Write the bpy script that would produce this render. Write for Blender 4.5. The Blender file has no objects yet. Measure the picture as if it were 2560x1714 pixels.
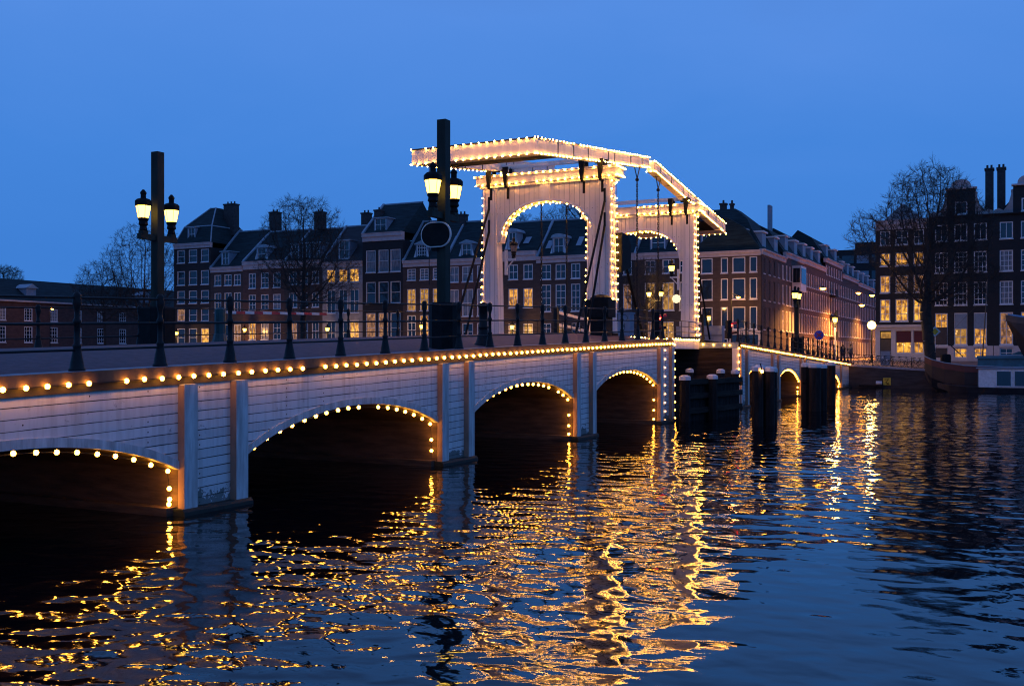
import bpy, math, random
from mathutils import Vector
R = math.radians
sc = bpy.context.scene
C = sc.collection

# ------------------------------------------------------------------ camera
# world frame: +y runs along the bridge towards the far quay, x = 0 is the bridge's near face, z = 0 the water
cam_d = bpy.data.cameras.new('camera'); cam = bpy.data.objects.new('camera', cam_d); C.objects.link(cam)
cam.location = (15.03, -46.72, 3.2); cam.rotation_euler = (R(90), 0, R(26.64))
cam_d.sensor_width = 36; cam_d.lens = 36.12; cam_d.shift_y = 0.01023
cam_d.clip_start = 0.1; cam_d.clip_end = 3000
sc.camera = cam

# ------------------------------------------------------------------ dusk sky, exposure
W = bpy.data.worlds.new('World'); sc.world = W; W.use_nodes = True
nt = W.node_tree; nt.nodes.clear()
N = nt.nodes.new; Lk = nt.links.new
wo = N('ShaderNodeOutputWorld'); bg = N('ShaderNodeBackground'); tc = N('ShaderNodeTexCoord')
sep = N('ShaderNodeSeparateXYZ'); ramp = N('ShaderNodeValToRGB'); nz = N('ShaderNodeTexNoise'); mp = N('ShaderNodeMapping')
add = N('ShaderNodeMath'); add.operation = 'MULTIPLY_ADD'; add.inputs[1].default_value = 0.24
Lk(tc.outputs['Generated'], sep.inputs[0]); Lk(tc.outputs['Generated'], mp.inputs[0]); mp.inputs['Scale'].default_value = (1, 1, 3.2)
Lk(mp.outputs[0], nz.inputs['Vector']); nz.inputs['Scale'].default_value = 1.6; nz.inputs['Detail'].default_value = 5; nz.inputs['Roughness'].default_value = .55; nz.inputs['Distortion'].default_value = .6
Lk(nz.outputs['Fac'], add.inputs[0]); Lk(sep.outputs['Z'], add.inputs[2]); Lk(add.outputs[0], ramp.inputs[0])
cr = ramp.color_ramp
cr.elements[0].position = 0.0; cr.elements[0].color = (0.054, 0.186, 0.56, 1)
cr.elements[1].position = 1.0; cr.elements[1].color = (0.060, 0.12, 0.38, 1)
for p, c in ((0.10, (0.048, 0.186, 0.580)), (0.20, (0.045, 0.198, 0.615)), (0.32, (0.054, 0.216, 0.655)), (0.44, (0.083, 0.246, 0.700)), (0.6, (0.085, 0.19, 0.53))):
    e = cr.elements.new(p); e.color = (*c, 1)
Lk(ramp.outputs[0], bg.inputs[0]); bg.inputs[1].default_value = 1.0; Lk(bg.outputs[0], wo.inputs[0])
W.cycles.sampling_method = 'AUTOMATIC'
sc.view_settings.view_transform = 'Standard'; sc.view_settings.look = 'None'
sc.view_settings.exposure = 0.12; sc.view_settings.gamma = 1.0
sc.cycles.use_denoising = True; sc.cycles.pixel_filter_type = 'BLACKMAN_HARRIS'; sc.cycles.filter_width = 1.15
sc.cycles.max_bounces = 5; sc.cycles.diffuse_bounces = 2; sc.cycles.glossy_bounces = 4
sc.cycles.sample_clamp_indirect = 6.0; sc.cycles.caustics_reflective = False; sc.cycles.caustics_refractive = False

# ------------------------------------------------------------------ helpers
def setp(o, label=None, cat=None, group=None, kind=None):
    if label: o['label'] = label
    if cat: o['category'] = cat
    if group: o['group'] = group
    if kind: o['kind'] = kind
    return o
def empty(name, loc, label=None, cat=None, group=None, kind=None):
    o = bpy.data.objects.new(name, None); C.objects.link(o); o.location = loc; o.empty_display_size = .2
    return setp(o, label, cat, group, kind)
class MB:
    def __init__(s): s.v = []; s.f = []; s.uv = []
    def quad(s, a, b, c, d, uv=None):
        n = len(s.v); s.v += [a, b, c, d]; s.f.append((n, n+1, n+2, n+3)); s.uv.append(uv or [(0, 0)]*4)
    def poly(s, pts, uv=None):
        n = len(s.v); s.v += list(pts); s.f.append(tuple(range(n, n+len(pts)))); s.uv.append(uv or [(0, 0)]*len(pts))
    def box(s, x0, x1, y0, y1, z0, z1):
        P = [(x0,y0,z0),(x1,y0,z0),(x1,y1,z0),(x0,y1,z0),(x0,y0,z1),(x1,y0,z1),(x1,y1,z1),(x0,y1,z1)]
        for q in ((0,3,2,1),(4,5,6,7),(0,1,5,4),(1,2,6,5),(2,3,7,6),(3,0,4,7)):
            s.quad(*[P[i] for i in q], uv=[((P[i][0]+P[i][1]), P[i][2]) for i in q])
    def prism(s, pts, axis, a, b):
        """polygon pts (in the two other axes) extruded along axis from a to b"""
        def T(p, t):
            return (t, p[0], p[1]) if axis == 'x' else ((p[0], t, p[1]) if axis == 'y' else (p[0], p[1], t))
        n = len(pts)
        s.poly([T(p, a) for p in reversed(pts)]); s.poly([T(p, b) for p in pts])
        for i in range(n):
            p, q = pts[i], pts[(i+1) % n]
            s.quad(T(p, a), T(q, a), T(q, b), T(p, b))
    def tube(s, p0, p1, r0, r1=None, n=6, cap=False):
        r1 = r0 if r1 is None else r1
        p0 = Vector(p0); p1 = Vector(p1); d = (p1-p0)
        if d.length < 1e-6: return
        d.normalize(); u = d.orthogonal().normalized(); w = d.cross(u)
        b = len(s.v)
        for p, r in ((p0, r0), (p1, r1)):
            for i in range(n):
                t = 2*math.pi*i/n; s.v.append(tuple(p + (u*math.cos(t)+w*math.sin(t))*r))
        for i in range(n):
            j = (i+1) % n; s.f.append((b+i, b+j, b+n+j, b+n+i)); s.uv.append([(0, 0)]*4)
        if cap:
            s.f.append(tuple(b+n-1-i for i in range(n))); s.uv.append([(0, 0)]*n)
            s.f.append(tuple(b+n+i for i in range(n))); s.uv.append([(0, 0)]*n)
    def lathe(s, prof, c, n=12, sq=False):
        b = len(s.v); m = len(prof)
        for r, z in prof:
            for i in range(n):
                t = 2*math.pi*(i+.5)/n; s.v.append((c[0]+r*math.cos(t), c[1]+r*math.sin(t), c[2]+z))
        for k in range(m-1):
            for i in range(n):
                j = (i+1) % n; s.f.append((b+k*n+i, b+k*n+j, b+(k+1)*n+j, b+(k+1)*n+i)); s.uv.append([(0, 0)]*4)
        s.f.append(tuple(b+n-1-i for i in range(n))); s.uv.append([(0, 0)]*n)
        s.f.append(tuple(b+(m-1)*n+i for i in range(n))); s.uv.append([(0, 0)]*n)
    def strip(s, A, B, uv=None):
        for i in range(len(A)-1):
            s.quad(A[i], A[i+1], B[i+1], B[i], uv=[uv(A[i]), uv(A[i+1]), uv(B[i+1]), uv(B[i])] if uv else None)
    def build(s, name, m, parent=None, smooth=False, mats=None):
        o0 = Vector(parent_loc(parent)) if parent else Vector((0, 0, 0))
        me = bpy.data.meshes.new(name)
        me.from_pydata([(a-o0.x, b-o0.y, c-o0.z) for a, b, c in s.v], [], s.f)
        ul = me.uv_layers.new(name='uv')
        k = 0
        for uvs in s.uv:
            for t in uvs: ul.data[k].uv = t; k += 1
        me.materials.append(m)
        if smooth:
            me.polygons.foreach_set('use_smooth', [True]*len(me.polygons))
        me.update()
        o = bpy.data.objects.new(name, me); C.objects.link(o)
        if parent: o.parent = parent
        return o
def parent_loc(p):
    v = Vector((0, 0, 0))
    while p: v += p.location; p = p.parent
    return v
def copy_tree(o, parent=None, loc=None):
    c = o.copy(); C.objects.link(c); c.parent = parent
    if loc is not None: c.location = loc
    for ch in list(o.children): copy_tree(ch, c)
    return c

# ------------------------------------------------------------------ materials
def mat(name, col, rough=.7, var=.25, scale=3., metal=0., stretch=(1, 1, 1), bump=0., spec=.5, col2=None):
    m = bpy.data.materials.new(name); m.use_nodes = True; t = m.node_tree; b = t.nodes['Principled BSDF']
    g = t.nodes.new('ShaderNodeTexCoord'); p = t.nodes.new('ShaderNodeMapping'); n = t.nodes.new('ShaderNodeTexNoise'); n2 = t.nodes.new('ShaderNodeTexNoise')
    geo = t.nodes.new('ShaderNodeNewGeometry')
    t.links.new(geo.outputs['Position'], p.inputs[0]); p.inputs['Scale'].default_value = stretch
    t.links.new(p.outputs[0], n.inputs['Vector']); n.inputs['Scale'].default_value = scale; n.inputs['Detail'].default_value = 6; n.inputs['Roughness'].default_value = .62
    mx = t.nodes.new('ShaderNodeMix'); mx.data_type = 'RGBA'
    c2 = col2 or tuple(c*(1-var) for c in col); c1 = tuple(min(1, c*(1+var)) for c in col) if not col2 else col
    mx.inputs[6].default_value = (*c1, 1); mx.inputs[7].default_value = (*c2, 1)
    r = t.nodes.new('ShaderNodeMapRange'); r.inputs[1].default_value = .32; r.inputs[2].default_value = .68
    t.links.new(n.outputs['Fac'], r.inputs[0]); t.links.new(r.outputs[0], mx.inputs[0]); t.links.new(mx.outputs[2], b.inputs['Base Color'])
    b.inputs['Roughness'].default_value = rough; b.inputs['Metallic'].default_value = metal; b.inputs['Specular IOR Level'].default_value = spec
    if bump:
        bp = t.nodes.new('ShaderNodeBump'); bp.inputs['Strength'].default_value = .6; bp.inputs['Distance'].default_value = bump
        t.links.new(n.outputs['Fac'], bp.inputs['Height']); t.links.new(bp.outputs[0], b.inputs['Normal'])
    return m
def emis(name, col, s, var=0., scale=2., dark=None):
    m = bpy.data.materials.new(name); m.use_nodes = True; t = m.node_tree; b = t.nodes['Principled BSDF']
    b.inputs['Base Color'].default_value = (.02, .02, .02, 1); b.inputs['Roughness'].default_value = .3
    b.inputs['Emission Strength'].default_value = s
    if var:
        geo = t.nodes.new('ShaderNodeNewGeometry'); n = t.nodes.new('ShaderNodeTexNoise'); v = t.nodes.new('ShaderNodeTexVoronoi')
        mpp = t.nodes.new('ShaderNodeMapping'); mpp.inputs['Scale'].default_value = (1.5, 1.5, .8); t.links.new(geo.outputs['Position'], mpp.inputs[0]); t.links.new(mpp.outputs[0], n.inputs['Vector']); n.inputs['Scale'].default_value = scale; n.inputs['Detail'].default_value = 4
        t.links.new(geo.outputs['Position'], v.inputs['Vector']); v.inputs['Scale'].default_value = scale*.9
        r = t.nodes.new('ShaderNodeMapRange'); r.inputs[1].default_value = .38; r.inputs[2].default_value = .62
        r.inputs[3].default_value = 1-var; r.inputs[4].default_value = 1.25
        t.links.new(n.outputs['Fac'], r.inputs[0])
        mx = t.nodes.new('ShaderNodeMix'); mx.data_type = 'RGBA'
        mx.inputs[6].default_value = (*(dark or tuple(c*.12 for c in col)), 1); mx.inputs[7].default_value = (*col, 1); mx.clamp_factor = False
        t.links.new(r.outputs[0], mx.inputs[0])
        dt = t.nodes.new('ShaderNodeMapRange'); dt.inputs[1].default_value = .16; dt.inputs[2].default_value = .08; dt.inputs[3].default_value = 0; dt.inputs[4].default_value = 2.2; t.links.new(v.outputs['Distance'], dt.inputs[0])
        ad = t.nodes.new('ShaderNodeMix'); ad.data_type = 'RGBA'; ad.blend_type = 'ADD'; ad.clamp_factor = False; t.links.new(dt.outputs[0], ad.inputs[0]); t.links.new(mx.outputs[2], ad.inputs[6]); ad.inputs[7].default_value = (1, .6, .2, 1); t.links.new(ad.outputs[2], b.inputs['Emission Color'])
    else:
        b.inputs['Emission Color'].default_value = (*col, 1)
    return m
def planks(name, col, pitch, vertical=False, dirt=.6, groove=.07):
    """painted boards: uv in metres; groove lines, a shade per board, rain streaks, flaked spots"""
    m = bpy.data.materials.new(name); m.use_nodes = True; t = m.node_tree; b = t.nodes['Principled BSDF']; Nn = t.nodes.new; L = t.links.new
    uv = Nn('ShaderNodeUVMap'); uv.uv_map = 'uv'; s = Nn('ShaderNodeSeparateXYZ'); L(uv.outputs[0], s.inputs[0])
    ax, ot = ('X', 'Y') if vertical else ('Y', 'X')
    dv = Nn('ShaderNodeMath'); dv.operation = 'DIVIDE'; dv.inputs[1].default_value = pitch; L(s.outputs[ax], dv.inputs[0])
    fr = Nn('ShaderNodeMath'); fr.operation = 'FRACT'; L(dv.outputs[0], fr.inputs[0])
    fl = Nn('ShaderNodeMath'); fl.operation = 'FLOOR'; L(dv.outputs[0], fl.inputs[0])
    wn = Nn('ShaderNodeTexWhiteNoise'); wn.noise_dimensions = '1D'; L(fl.outputs[0], wn.inputs['W'])
    # groove width wobbles along the board
    n0 = Nn('ShaderNodeTexNoise'); L(uv.outputs[0], n0.inputs['Vector']); n0.inputs['Scale'].default_value = 1.3; n0.inputs['Detail'].default_value = 5
    gw = Nn('ShaderNodeMath'); gw.operation = 'MULTIPLY'; gw.inputs[1].default_value = groove*2.2; L(n0.outputs['Fac'], gw.inputs[0])
    gr = Nn('ShaderNodeMath'); gr.operation = 'LESS_THAN'; L(fr.outputs[0], gr.inputs[0]); L(gw.outputs[0], gr.inputs[1])
    # streaks
    mp_ = Nn('ShaderNodeMapping'); mp_.inputs['Scale'].default_value = (7, .55, 1); L(uv.outputs[0], mp_.inputs[0])
    n1 = Nn('ShaderNodeTexNoise'); L(mp_.outputs[0], n1.inputs['Vector']); n1.inputs['Scale'].default_value = 1.0; n1.inputs['Detail'].default_value = 6
    r1 = Nn('ShaderNodeMapRange'); r1.inputs[1].default_value = .45; r1.inputs[2].default_value = .8; r1.inputs[4].default_value = dirt; L(n1.outputs['Fac'], r1.inputs[0])
    n2 = Nn('ShaderNodeTexNoise'); L(uv.outputs[0], n2.inputs['Vector']); n2.inputs['Scale'].default_value = 3.1; n2.inputs['Detail'].default_value = 8; n2.inputs['Roughness'].default_value = .75
    r2 = Nn('ShaderNodeMapRange'); r2.inputs[1].default_value = .612; r2.inputs[2].default_value = .70; r2.inputs[4].default_value = .75; L(n2.outputs['Fac'], r2.inputs[0])
    a = Nn('ShaderNodeMix'); a.data_type = 'RGBA'; a.inputs[6].default_value = (*col, 1); a.inputs[7].default_value = (*[c*.84 for c in col], 1); L(wn.outputs['Value'], a.inputs[0])
    c = Nn('ShaderNodeMix'); c.data_type = 'RGBA'; L(r1.outputs[0], c.inputs[0]); L(a.outputs[2], c.inputs[6]); c.inputs[7].default_value = (col[0]*.52, col[1]*.45, col[2]*.38, 1)
    d = Nn('ShaderNodeMix'); d.data_type = 'RGBA'; L(r2.outputs[0], d.inputs[0]); L(c.outputs[2], d.inputs[6]); d.inputs[7].default_value = (.13, .09, .07, 1)
    e = Nn('ShaderNodeMix'); e.data_type = 'RGBA'; L(gr.outputs[0], e.inputs[0]); L(d.outputs[2], e.inputs[6]); e.inputs[7].default_value = (.035, .03, .035, 1)
    fb = Nn('ShaderNodeMath'); fb.operation = 'DIVIDE'; fb.inputs[1].default_value = 1.37; L(s.outputs[ot], fb.inputs[0])
    fb2 = Nn('ShaderNodeMath'); fb2.operation = 'FRACT'; L(fb.outputs[0], fb2.inputs[0])
    da = Nn('ShaderNodeMath'); da.operation = 'MULTIPLY_ADD'; da.inputs[1].default_value = 1.37; da.inputs[2].default_value = -.6; L(fb2.outputs[0], da.inputs[0])
    db = Nn('ShaderNodeMath'); db.operation = 'MULTIPLY_ADD'; db.inputs[1].default_value = pitch; db.inputs[2].default_value = -pitch*.5; L(fr.outputs[0], db.inputs[0])
    cb = Nn('ShaderNodeCombineXYZ'); L(da.outputs[0], cb.inputs[0]); L(db.outputs[0], cb.inputs[1])
    ln = Nn('ShaderNodeVectorMath'); ln.operation = 'LENGTH'; L(cb.outputs[0], ln.inputs[0])
    bo = Nn('ShaderNodeMath'); bo.operation = 'LESS_THAN'; bo.inputs[1].default_value = .016; L(ln.outputs['Value'], bo.inputs[0])
    wn2 = Nn('ShaderNodeTexWhiteNoise'); wn2.noise_dimensions = '2D'; fl2 = Nn('ShaderNodeMath'); fl2.operation = 'FLOOR'; L(fb.outputs[0], fl2.inputs[0]); cb2 = Nn('ShaderNodeCombineXYZ'); L(fl.outputs[0], cb2.inputs[0]); L(fl2.outputs[0], cb2.inputs[1]); L(cb2.outputs[0], wn2.inputs['Vector'])
    keep = Nn('ShaderNodeMath'); keep.operation = 'GREATER_THAN'; keep.inputs[1].default_value = .45; L(wn2.outputs['Value'], keep.inputs[0])
    bk = Nn('ShaderNodeMath'); bk.operation = 'MULTIPLY'; L(bo.outputs[0], bk.inputs[0]); L(keep.outputs[0], bk.inputs[1])
    f_ = Nn('ShaderNodeMix'); f_.data_type = 'RGBA'; L(bk.outputs[0], f_.inputs[0]); L(e.outputs[2], f_.inputs[6]); f_.inputs[7].default_value = (.06, .035, .02, 1)
    geo = Nn('ShaderNodeNewGeometry'); sp = Nn('ShaderNodeSeparateXYZ'); L(geo.outputs['Position'], sp.inputs[0])
    n3 = Nn('ShaderNodeTexNoise'); L(uv.outputs[0], n3.inputs['Vector']); n3.inputs['Scale'].default_value = 2.4; n3.inputs['Detail'].default_value = 7; n3.inputs['Roughness'].default_value = .7
    al = Nn('ShaderNodeMath'); al.operation = 'MULTIPLY_ADD'; al.inputs[1].default_value = 1.5; al.inputs[2].default_value = -.42; L(n3.outputs['Fac'], al.inputs[0])
    ag = Nn('ShaderNodeMath'); ag.operation = 'LESS_THAN'; L(sp.outputs['Z'], ag.inputs[0]); L(al.outputs[0], ag.inputs[1])
    h_ = Nn('ShaderNodeMix'); h_.data_type = 'RGBA'; ag2 = Nn('ShaderNodeMath'); ag2.operation = 'MULTIPLY'; ag2.inputs[1].default_value = .8; L(ag.outputs[0], ag2.inputs[0]); L(ag2.outputs[0], h_.inputs[0]); L(f_.outputs[2], h_.inputs[6]); h_.inputs[7].default_value = (.05, .07, .055, 1)
    L(h_.outputs[2], b.inputs['Base Color']); b.inputs['Roughness'].default_value = .55
    bp = Nn('ShaderNodeBump'); bp.inputs['Distance'].default_value = .012; bp.invert = True; L(gr.outputs[0], bp.inputs['Height']); L(bp.outputs[0], b.inputs['Normal'])
    return m
M = {}
M['white'] = planks('white_boards', (.84, .80, .78), .195)
M['white_v'] = planks('white_upright_boards', (.86, .78, .71), .27, vertical=True, dirt=.15, groove=.045)
M['paint'] = mat('white_painted_timber', (.82, .76, .70), .5, .12, 2.2, stretch=(1, 1, .35), bump=.004)
M['edge'] = mat('bulb_light_tint', (.36, .22, .15), .8, .3, 2, stretch=(1, 1, .4))  # warm bulb light on the pilaster sides, put into the colour
M['algae'] = mat('dark_algae', (.012, .018, .012), .7, .5, 4, bump=.01)
M['paint_old'] = mat('weathered_white_paint', (.80, .76, .73), .55, .2, 2.6, stretch=(2.5, 2.5, .35), bump=.006, col2=(.42, .36, .33))
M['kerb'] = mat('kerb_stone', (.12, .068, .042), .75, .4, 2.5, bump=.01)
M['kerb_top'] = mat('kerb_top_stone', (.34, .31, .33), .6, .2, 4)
M['beam_dark'] = mat('tarred_beam', (.05, .035, .02), .7, .4, 2)
M['road'] = mat('road_clinker', (.125, .068, .075), .8, .3, 5.5, bump=.012)
M['pier'] = mat('old_brick_pier', (.085, .052, .034), .85, .5, 1.6, stretch=(.6, .6, 4), bump=.03)
M['iron'] = mat('black_iron', (.009, .011, .012), .5, .3, 9, bump=.002, spec=.25)
M['iron_matte'] = mat('dull_black_iron', (.008, .010, .011), .65, .35, 5, spec=.15)
M['post'] = mat('black_timber_post', (.030, .034, .026), .55, .35, 4, stretch=(1, 1, .2), bump=.004, spec=.15)
M['tar'] = mat('weathered_timber', (.022, .019, .018), .85, .45, 1.8, stretch=(3, 3, .6), bump=.03, spec=.12)
M['tar2'] = mat('weathered_planking', (.042, .030, .024), .85, .5, 1.4, stretch=(.5, .5, 5), bump=.03, spec=.12)
M['cap'] = mat('white_pile_cap', (.72, .70, .70), .5, .15, 6)
M['quay'] = mat('quay_brick', (.06, .045, .04), .85, .45, 1.2, stretch=(.6, .6, 3), bump=.03)
M['ground'] = mat('street_brick', (.20, .13, .11), .8, .3, 1.4, bump=.01)
M['frame'] = mat('window_paint', (.74, .70, .70), .45, .08, 3)
M['cornice'] = mat('cornice_paint', (.50, .42, .42), .55, .16, 1.4)
M['zinc'] = mat('zinc_flashing', (.30, .36, .40), .45, .15, 2)
M['slate'] = mat('roof_tiles', (.020, .036, .038), .75, .45, 1.1, stretch=(.5, .5, 6), bump=.03, spec=.15)
M['slate2'] = mat('roof_pantiles', (.028, .03, .032), .75, .45, 1.3, stretch=(.5, .5, 6), bump=.03)
M['brick_dark'] = mat('dark_brick', (.020, .016, .017), .8, .3, 1.6, stretch=(1, 1, 2.5))
M['brick_brown'] = mat('brown_brick', (.056, .038, .034), .82, .3, 1.4, stretch=(1, 1, 2.5))
M['brick_red'] = mat('red_brick', (.085, .042, .036), .82, .3, 1.2, stretch=(1, 1, 2.5))
M['brick_black'] = mat('black_brick', (.010, .010, .013), .75, .3, 1.6, stretch=(1, 1, 2.5))
M['stone_pink'] = mat('painted_plinth', (.55, .45, .43), .7, .12, 1.2)
M['stone_grey'] = mat('pale_rendered_wall', (.30, .28, .28), .7, .25, .9)
M['chim'] = mat('chimney_brick', (.05, .042, .042), .85, .4, 3)
M['glass'] = mat('dark_pane', (.012, .018, .025), .06, .3, 1.2, spec=.8)
M['glass2'] = mat('curtained_pane', (.20, .19, .20), .25, .5, 2.2, stretch=(4, 4, .6), spec=.7)
M['lit'] = emis('lit_room', (1.0, .44, .06), .8, 1.0, 2.6, dark=(.20, .07, .01))
M['lit2'] = emis('lit_curtain', (1.0, .48, .08), .45, .8, 1.9, dark=(.28, .12, .02))
M['lit3'] = emis('lit_dim_room', (.95, .42, .16), .32, .8, 2.4)
M['litw'] = emis('lit_bright_room', (1.0, .47, .055), .95, 1.0, 2.4, dark=(.22, .07, .008))
M['door'] = mat('dark_door', (.03, .022, .025), .4, .3, 3)
M['blind'] = mat('maroon_blind', (.11, .02, .025), .8, .3, 4, stretch=(6, 6, 1))
M['bark'] = mat('bark', (.030, .024, .020), .9, .4, 3, stretch=(1, 1, .3), bump=.02)
M['twig'] = mat('twigs', (.035, .030, .028), .9, .3, 3)
M['bud'] = mat('young_leaves', (.075, .08, .035), .8, .4, 3)
M['hull_red'] = mat('oxide_red_hull', (.10, .018, .016), .5, .3, 1.2)
M['hull_black'] = mat('black_hull', (.014, .015, .02), .4, .4, 1.2)
M['hull_brown'] = mat('varnished_hull', (.09, .045, .02), .3, .5, 2, stretch=(.5, .5, 6))
M['tarp'] = mat('teal_tarpaulin', (.03, .13, .16), .55, .3, 2)
M['bluegrey'] = mat('bluegrey_paint', (.22, .27, .33), .5, .15, 3)
M['green'] = mat('green_painted_iron', (.01, .05, .05), .4, .3, 3)
M['redpaint'] = mat('red_paint', (.6, .03, .03), .4, .1, 3)
M['bluepaint'] = mat('blue_sign_paint', (.02, .05, .45), .35, .1, 3)
M['yellow'] = mat('yellow_sign_paint', (.75, .50, .04), .45, .2, 6)
M['skin'] = mat('skin', (.42, .26, .19), .6, .05, 3)
M['cloth'] = mat('dark_coat', (.03, .03, .045), .85, .3, 6)
M['jeans'] = mat('dark_trousers', (.035, .04, .07), .85, .3, 6)
M['rubber'] = mat('tyre_rubber', (.02, .02, .02), .8, .2, 8)
M['chrome'] = mat('bicycle_metal', (.35, .35, .37), .3, .2, 8, metal=.9)
M['pink'] = mat('shop_front_paint', (.62, .52, .47), .6, .08, 1.5)
M['carpaint'] = mat('silver_car_paint', (.32, .32, .34), .25, .08, 2, metal=.5)
M['cardark'] = mat('dark_car_paint', (.04, .045, .06), .25, .08, 2, metal=.5)
M['bulb'] = emis('lit_bulb', (1.0, .39, .04), 32.)
M['bulb_dim'] = emis('dim_bulb', (1.0, .50, .22), 5.)
M['bulb_small'] = emis('lit_small_bulb', (1.0, .405, .055), 165.)
M['lamp'] = emis('lit_lantern_glass', (1.0, .55, .07), 9.)
M['lamp_o'] = emis('lit_sodium_lamp', (1.0, .38, .018), 55.)
M['globe'] = emis('lit_globe', (1.0, .56, .10), 12.)
M['redlamp'] = emis('lit_red_signal', (1.0, .03, .015), 30.)
M['lampglass'] = mat('unlit_lantern_glass', (.25, .20, .17), .2, .2, 4)
M['cable'] = mat('light_cable', (.03, .025, .02), .6, .2, 5)
M['leafplant'] = mat('window_box_plants', (.04, .08, .025), .8, .4, 6)

# water: one plane, clear dark body, ripples by layered height noise
def water_mat():
    m = bpy.data.materials.new('canal_water'); m.use_nodes = True; t = m.node_tree; b = t.nodes['Principled BSDF']; Nn = t.nodes.new; L = t.links.new
    b.inputs['Base Color'].default_value = (.0003, .003, .006, 1); b.inputs['Roughness'].default_value = .04; b.inputs['IOR'].default_value = 1.36
    b.inputs['Specular Tint'].default_value = (.45, .9, 1, 1)
    g = Nn('ShaderNodeNewGeometry')
    cn = Nn('ShaderNodeTexNoise'); L(g.outputs['Position'], cn.inputs['Vector']); cn.inputs['Scale'].default_value = .055; cn.inputs['Detail'].default_value = 2
    calm = Nn('ShaderNodeMapRange'); calm.inputs[1].default_value = .36; calm.inputs[2].default_value = .6; calm.inputs[3].default_value = .5; calm.inputs[4].default_value = 1.0; L(cn.outputs['Fac'], calm.inputs[0])
    def layer(scale, dist, detail, rot, stretch, rough=.5, prev=None):
        p = Nn('ShaderNodeMapping'); p.inputs['Rotation'].default_value = (0, 0, rot); p.inputs['Scale'].default_value = stretch
        L(g.outputs['Position'], p.inputs[0]); n = Nn('ShaderNodeTexNoise'); L(p.outputs[0], n.inputs['Vector'])
        n.inputs['Scale'].default_value = scale; n.inputs['Detail'].default_value = detail; n.inputs['Roughness'].default_value = rough
        n.inputs['Distortion'].default_value = .35
        bp = Nn('ShaderNodeBump'); bp.inputs['Strength'].default_value = 1; bp.inputs['Distance'].default_value = dist
        L(n.outputs['Fac'], bp.inputs['Height'])
        L(calm.outputs[0], bp.inputs['Strength'])
        if prev: L(prev.outputs[0], bp.inputs['Normal'])
        return bp
    a = layer(.28, .085, 0, R(20), (1, 1, 1))
    c = layer(1.25, .050, 0, R(-25), (1, 1.35, 1), prev=a)
    d = layer(3.1, .0115, 0, R(35), (1, 1.2, 1), prev=c)
    d = layer(9.5, .0012, 1, R(-10), (1, 1.3, 1), prev=d)
    L(d.outputs[0], b.inputs['Normal'])
    return m
M['water'] = water_mat()

# ------------------------------------------------------------------ deck profile along the bridge
LZ = [(-62,1.70),(-35.4,2.63),(-31.57,2.75),(-29,2.83),(-25.7,2.935),(-21.5,3.08),(-15.8,3.26),(-7.72,3.49),(-.66,3.67),(6.2,3.72),(12.74,3.66),(26.1,3.17),(54.9,2.12),(62,2.10)]
def lz(y):
    for (a, b), (c, d) in zip(LZ, LZ[1:]):
        if a <= y <= c: return b+(d-b)*(y-a)/(c-a)
    return LZ[0][1] if y < LZ[0][0] else LZ[-1][1]
def frange(a, b, st):
    n = max(1, int(round(abs(b-a)/st))); return [a+(b-a)*i/n for i in range(n+1)]
BX = -12.2           # far face of the bridge
CX = -6.1            # its centre line

# ------------------------------------------------------------------ water and ground
w = MB(); w.quad((-600,-300,0),(600,-300,0),(600,900,0),(-600,900,0)); setp(w.build('canal_water', M['water']), kind='structure')
def gz(x, y):
    e = 2.15 if x < 0 else max(1.6, 2.15-.06*x)
    t = min(1, max(0, (y-54.2)/9)); return e+(2.42-e)*t
g = MB(); xs = [-600,-300,-130,-60,-20,-12,-6,0,3,6,9,14,22,40,100,300,600]; ys = [54.2,56,58,60,63.2,68,90,150,250,400,900]
for i in range(len(xs)-1):
    for j in range(len(ys)-1):
        a, b, c, d = xs[i], xs[i+1], ys[j], ys[j+1]
        g.quad((a,c,gz(a,c)),(b,c,gz(b,c)),(b,d,gz(b,d)),(a,d,gz(a,d)))
setp(g.build('quayside_ground', M['ground']), kind='structure')
q = empty('quay_wall', (0, 54, 0), 'dark brick quay wall along the far side of the canal', 'quay wall')
k = MB()
for a, b in zip(xs, xs[1:]): k.quad((a,54,-1),(b,54,-1),(b,54,gz(b,54)-.12),(a,54,gz(a,54)-.12))
k.build('wall_face', M['quay'], q)
k = MB()
for a, b in zip(xs, xs[1:]):
    for (y0, y1, o) in ((53.9, 54.45, .03),):
        k.quad((a,y0,gz(a,54)+o),(b,y0,gz(b,54)+o),(b,y1,gz(b,54)+o),(a,y1,gz(a,54)+o)); k.quad((a,y0,gz(a,54)-.15),(b,y0,gz(b,54)-.15),(b,y0,gz(b,54)+o),(a,y0,gz(a,54)+o))
k.build('coping', M['kerb_top'], q)
k = MB(); k.box(-14, -12.25, 53.8, 54.1, 0, 1.2); 

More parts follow.
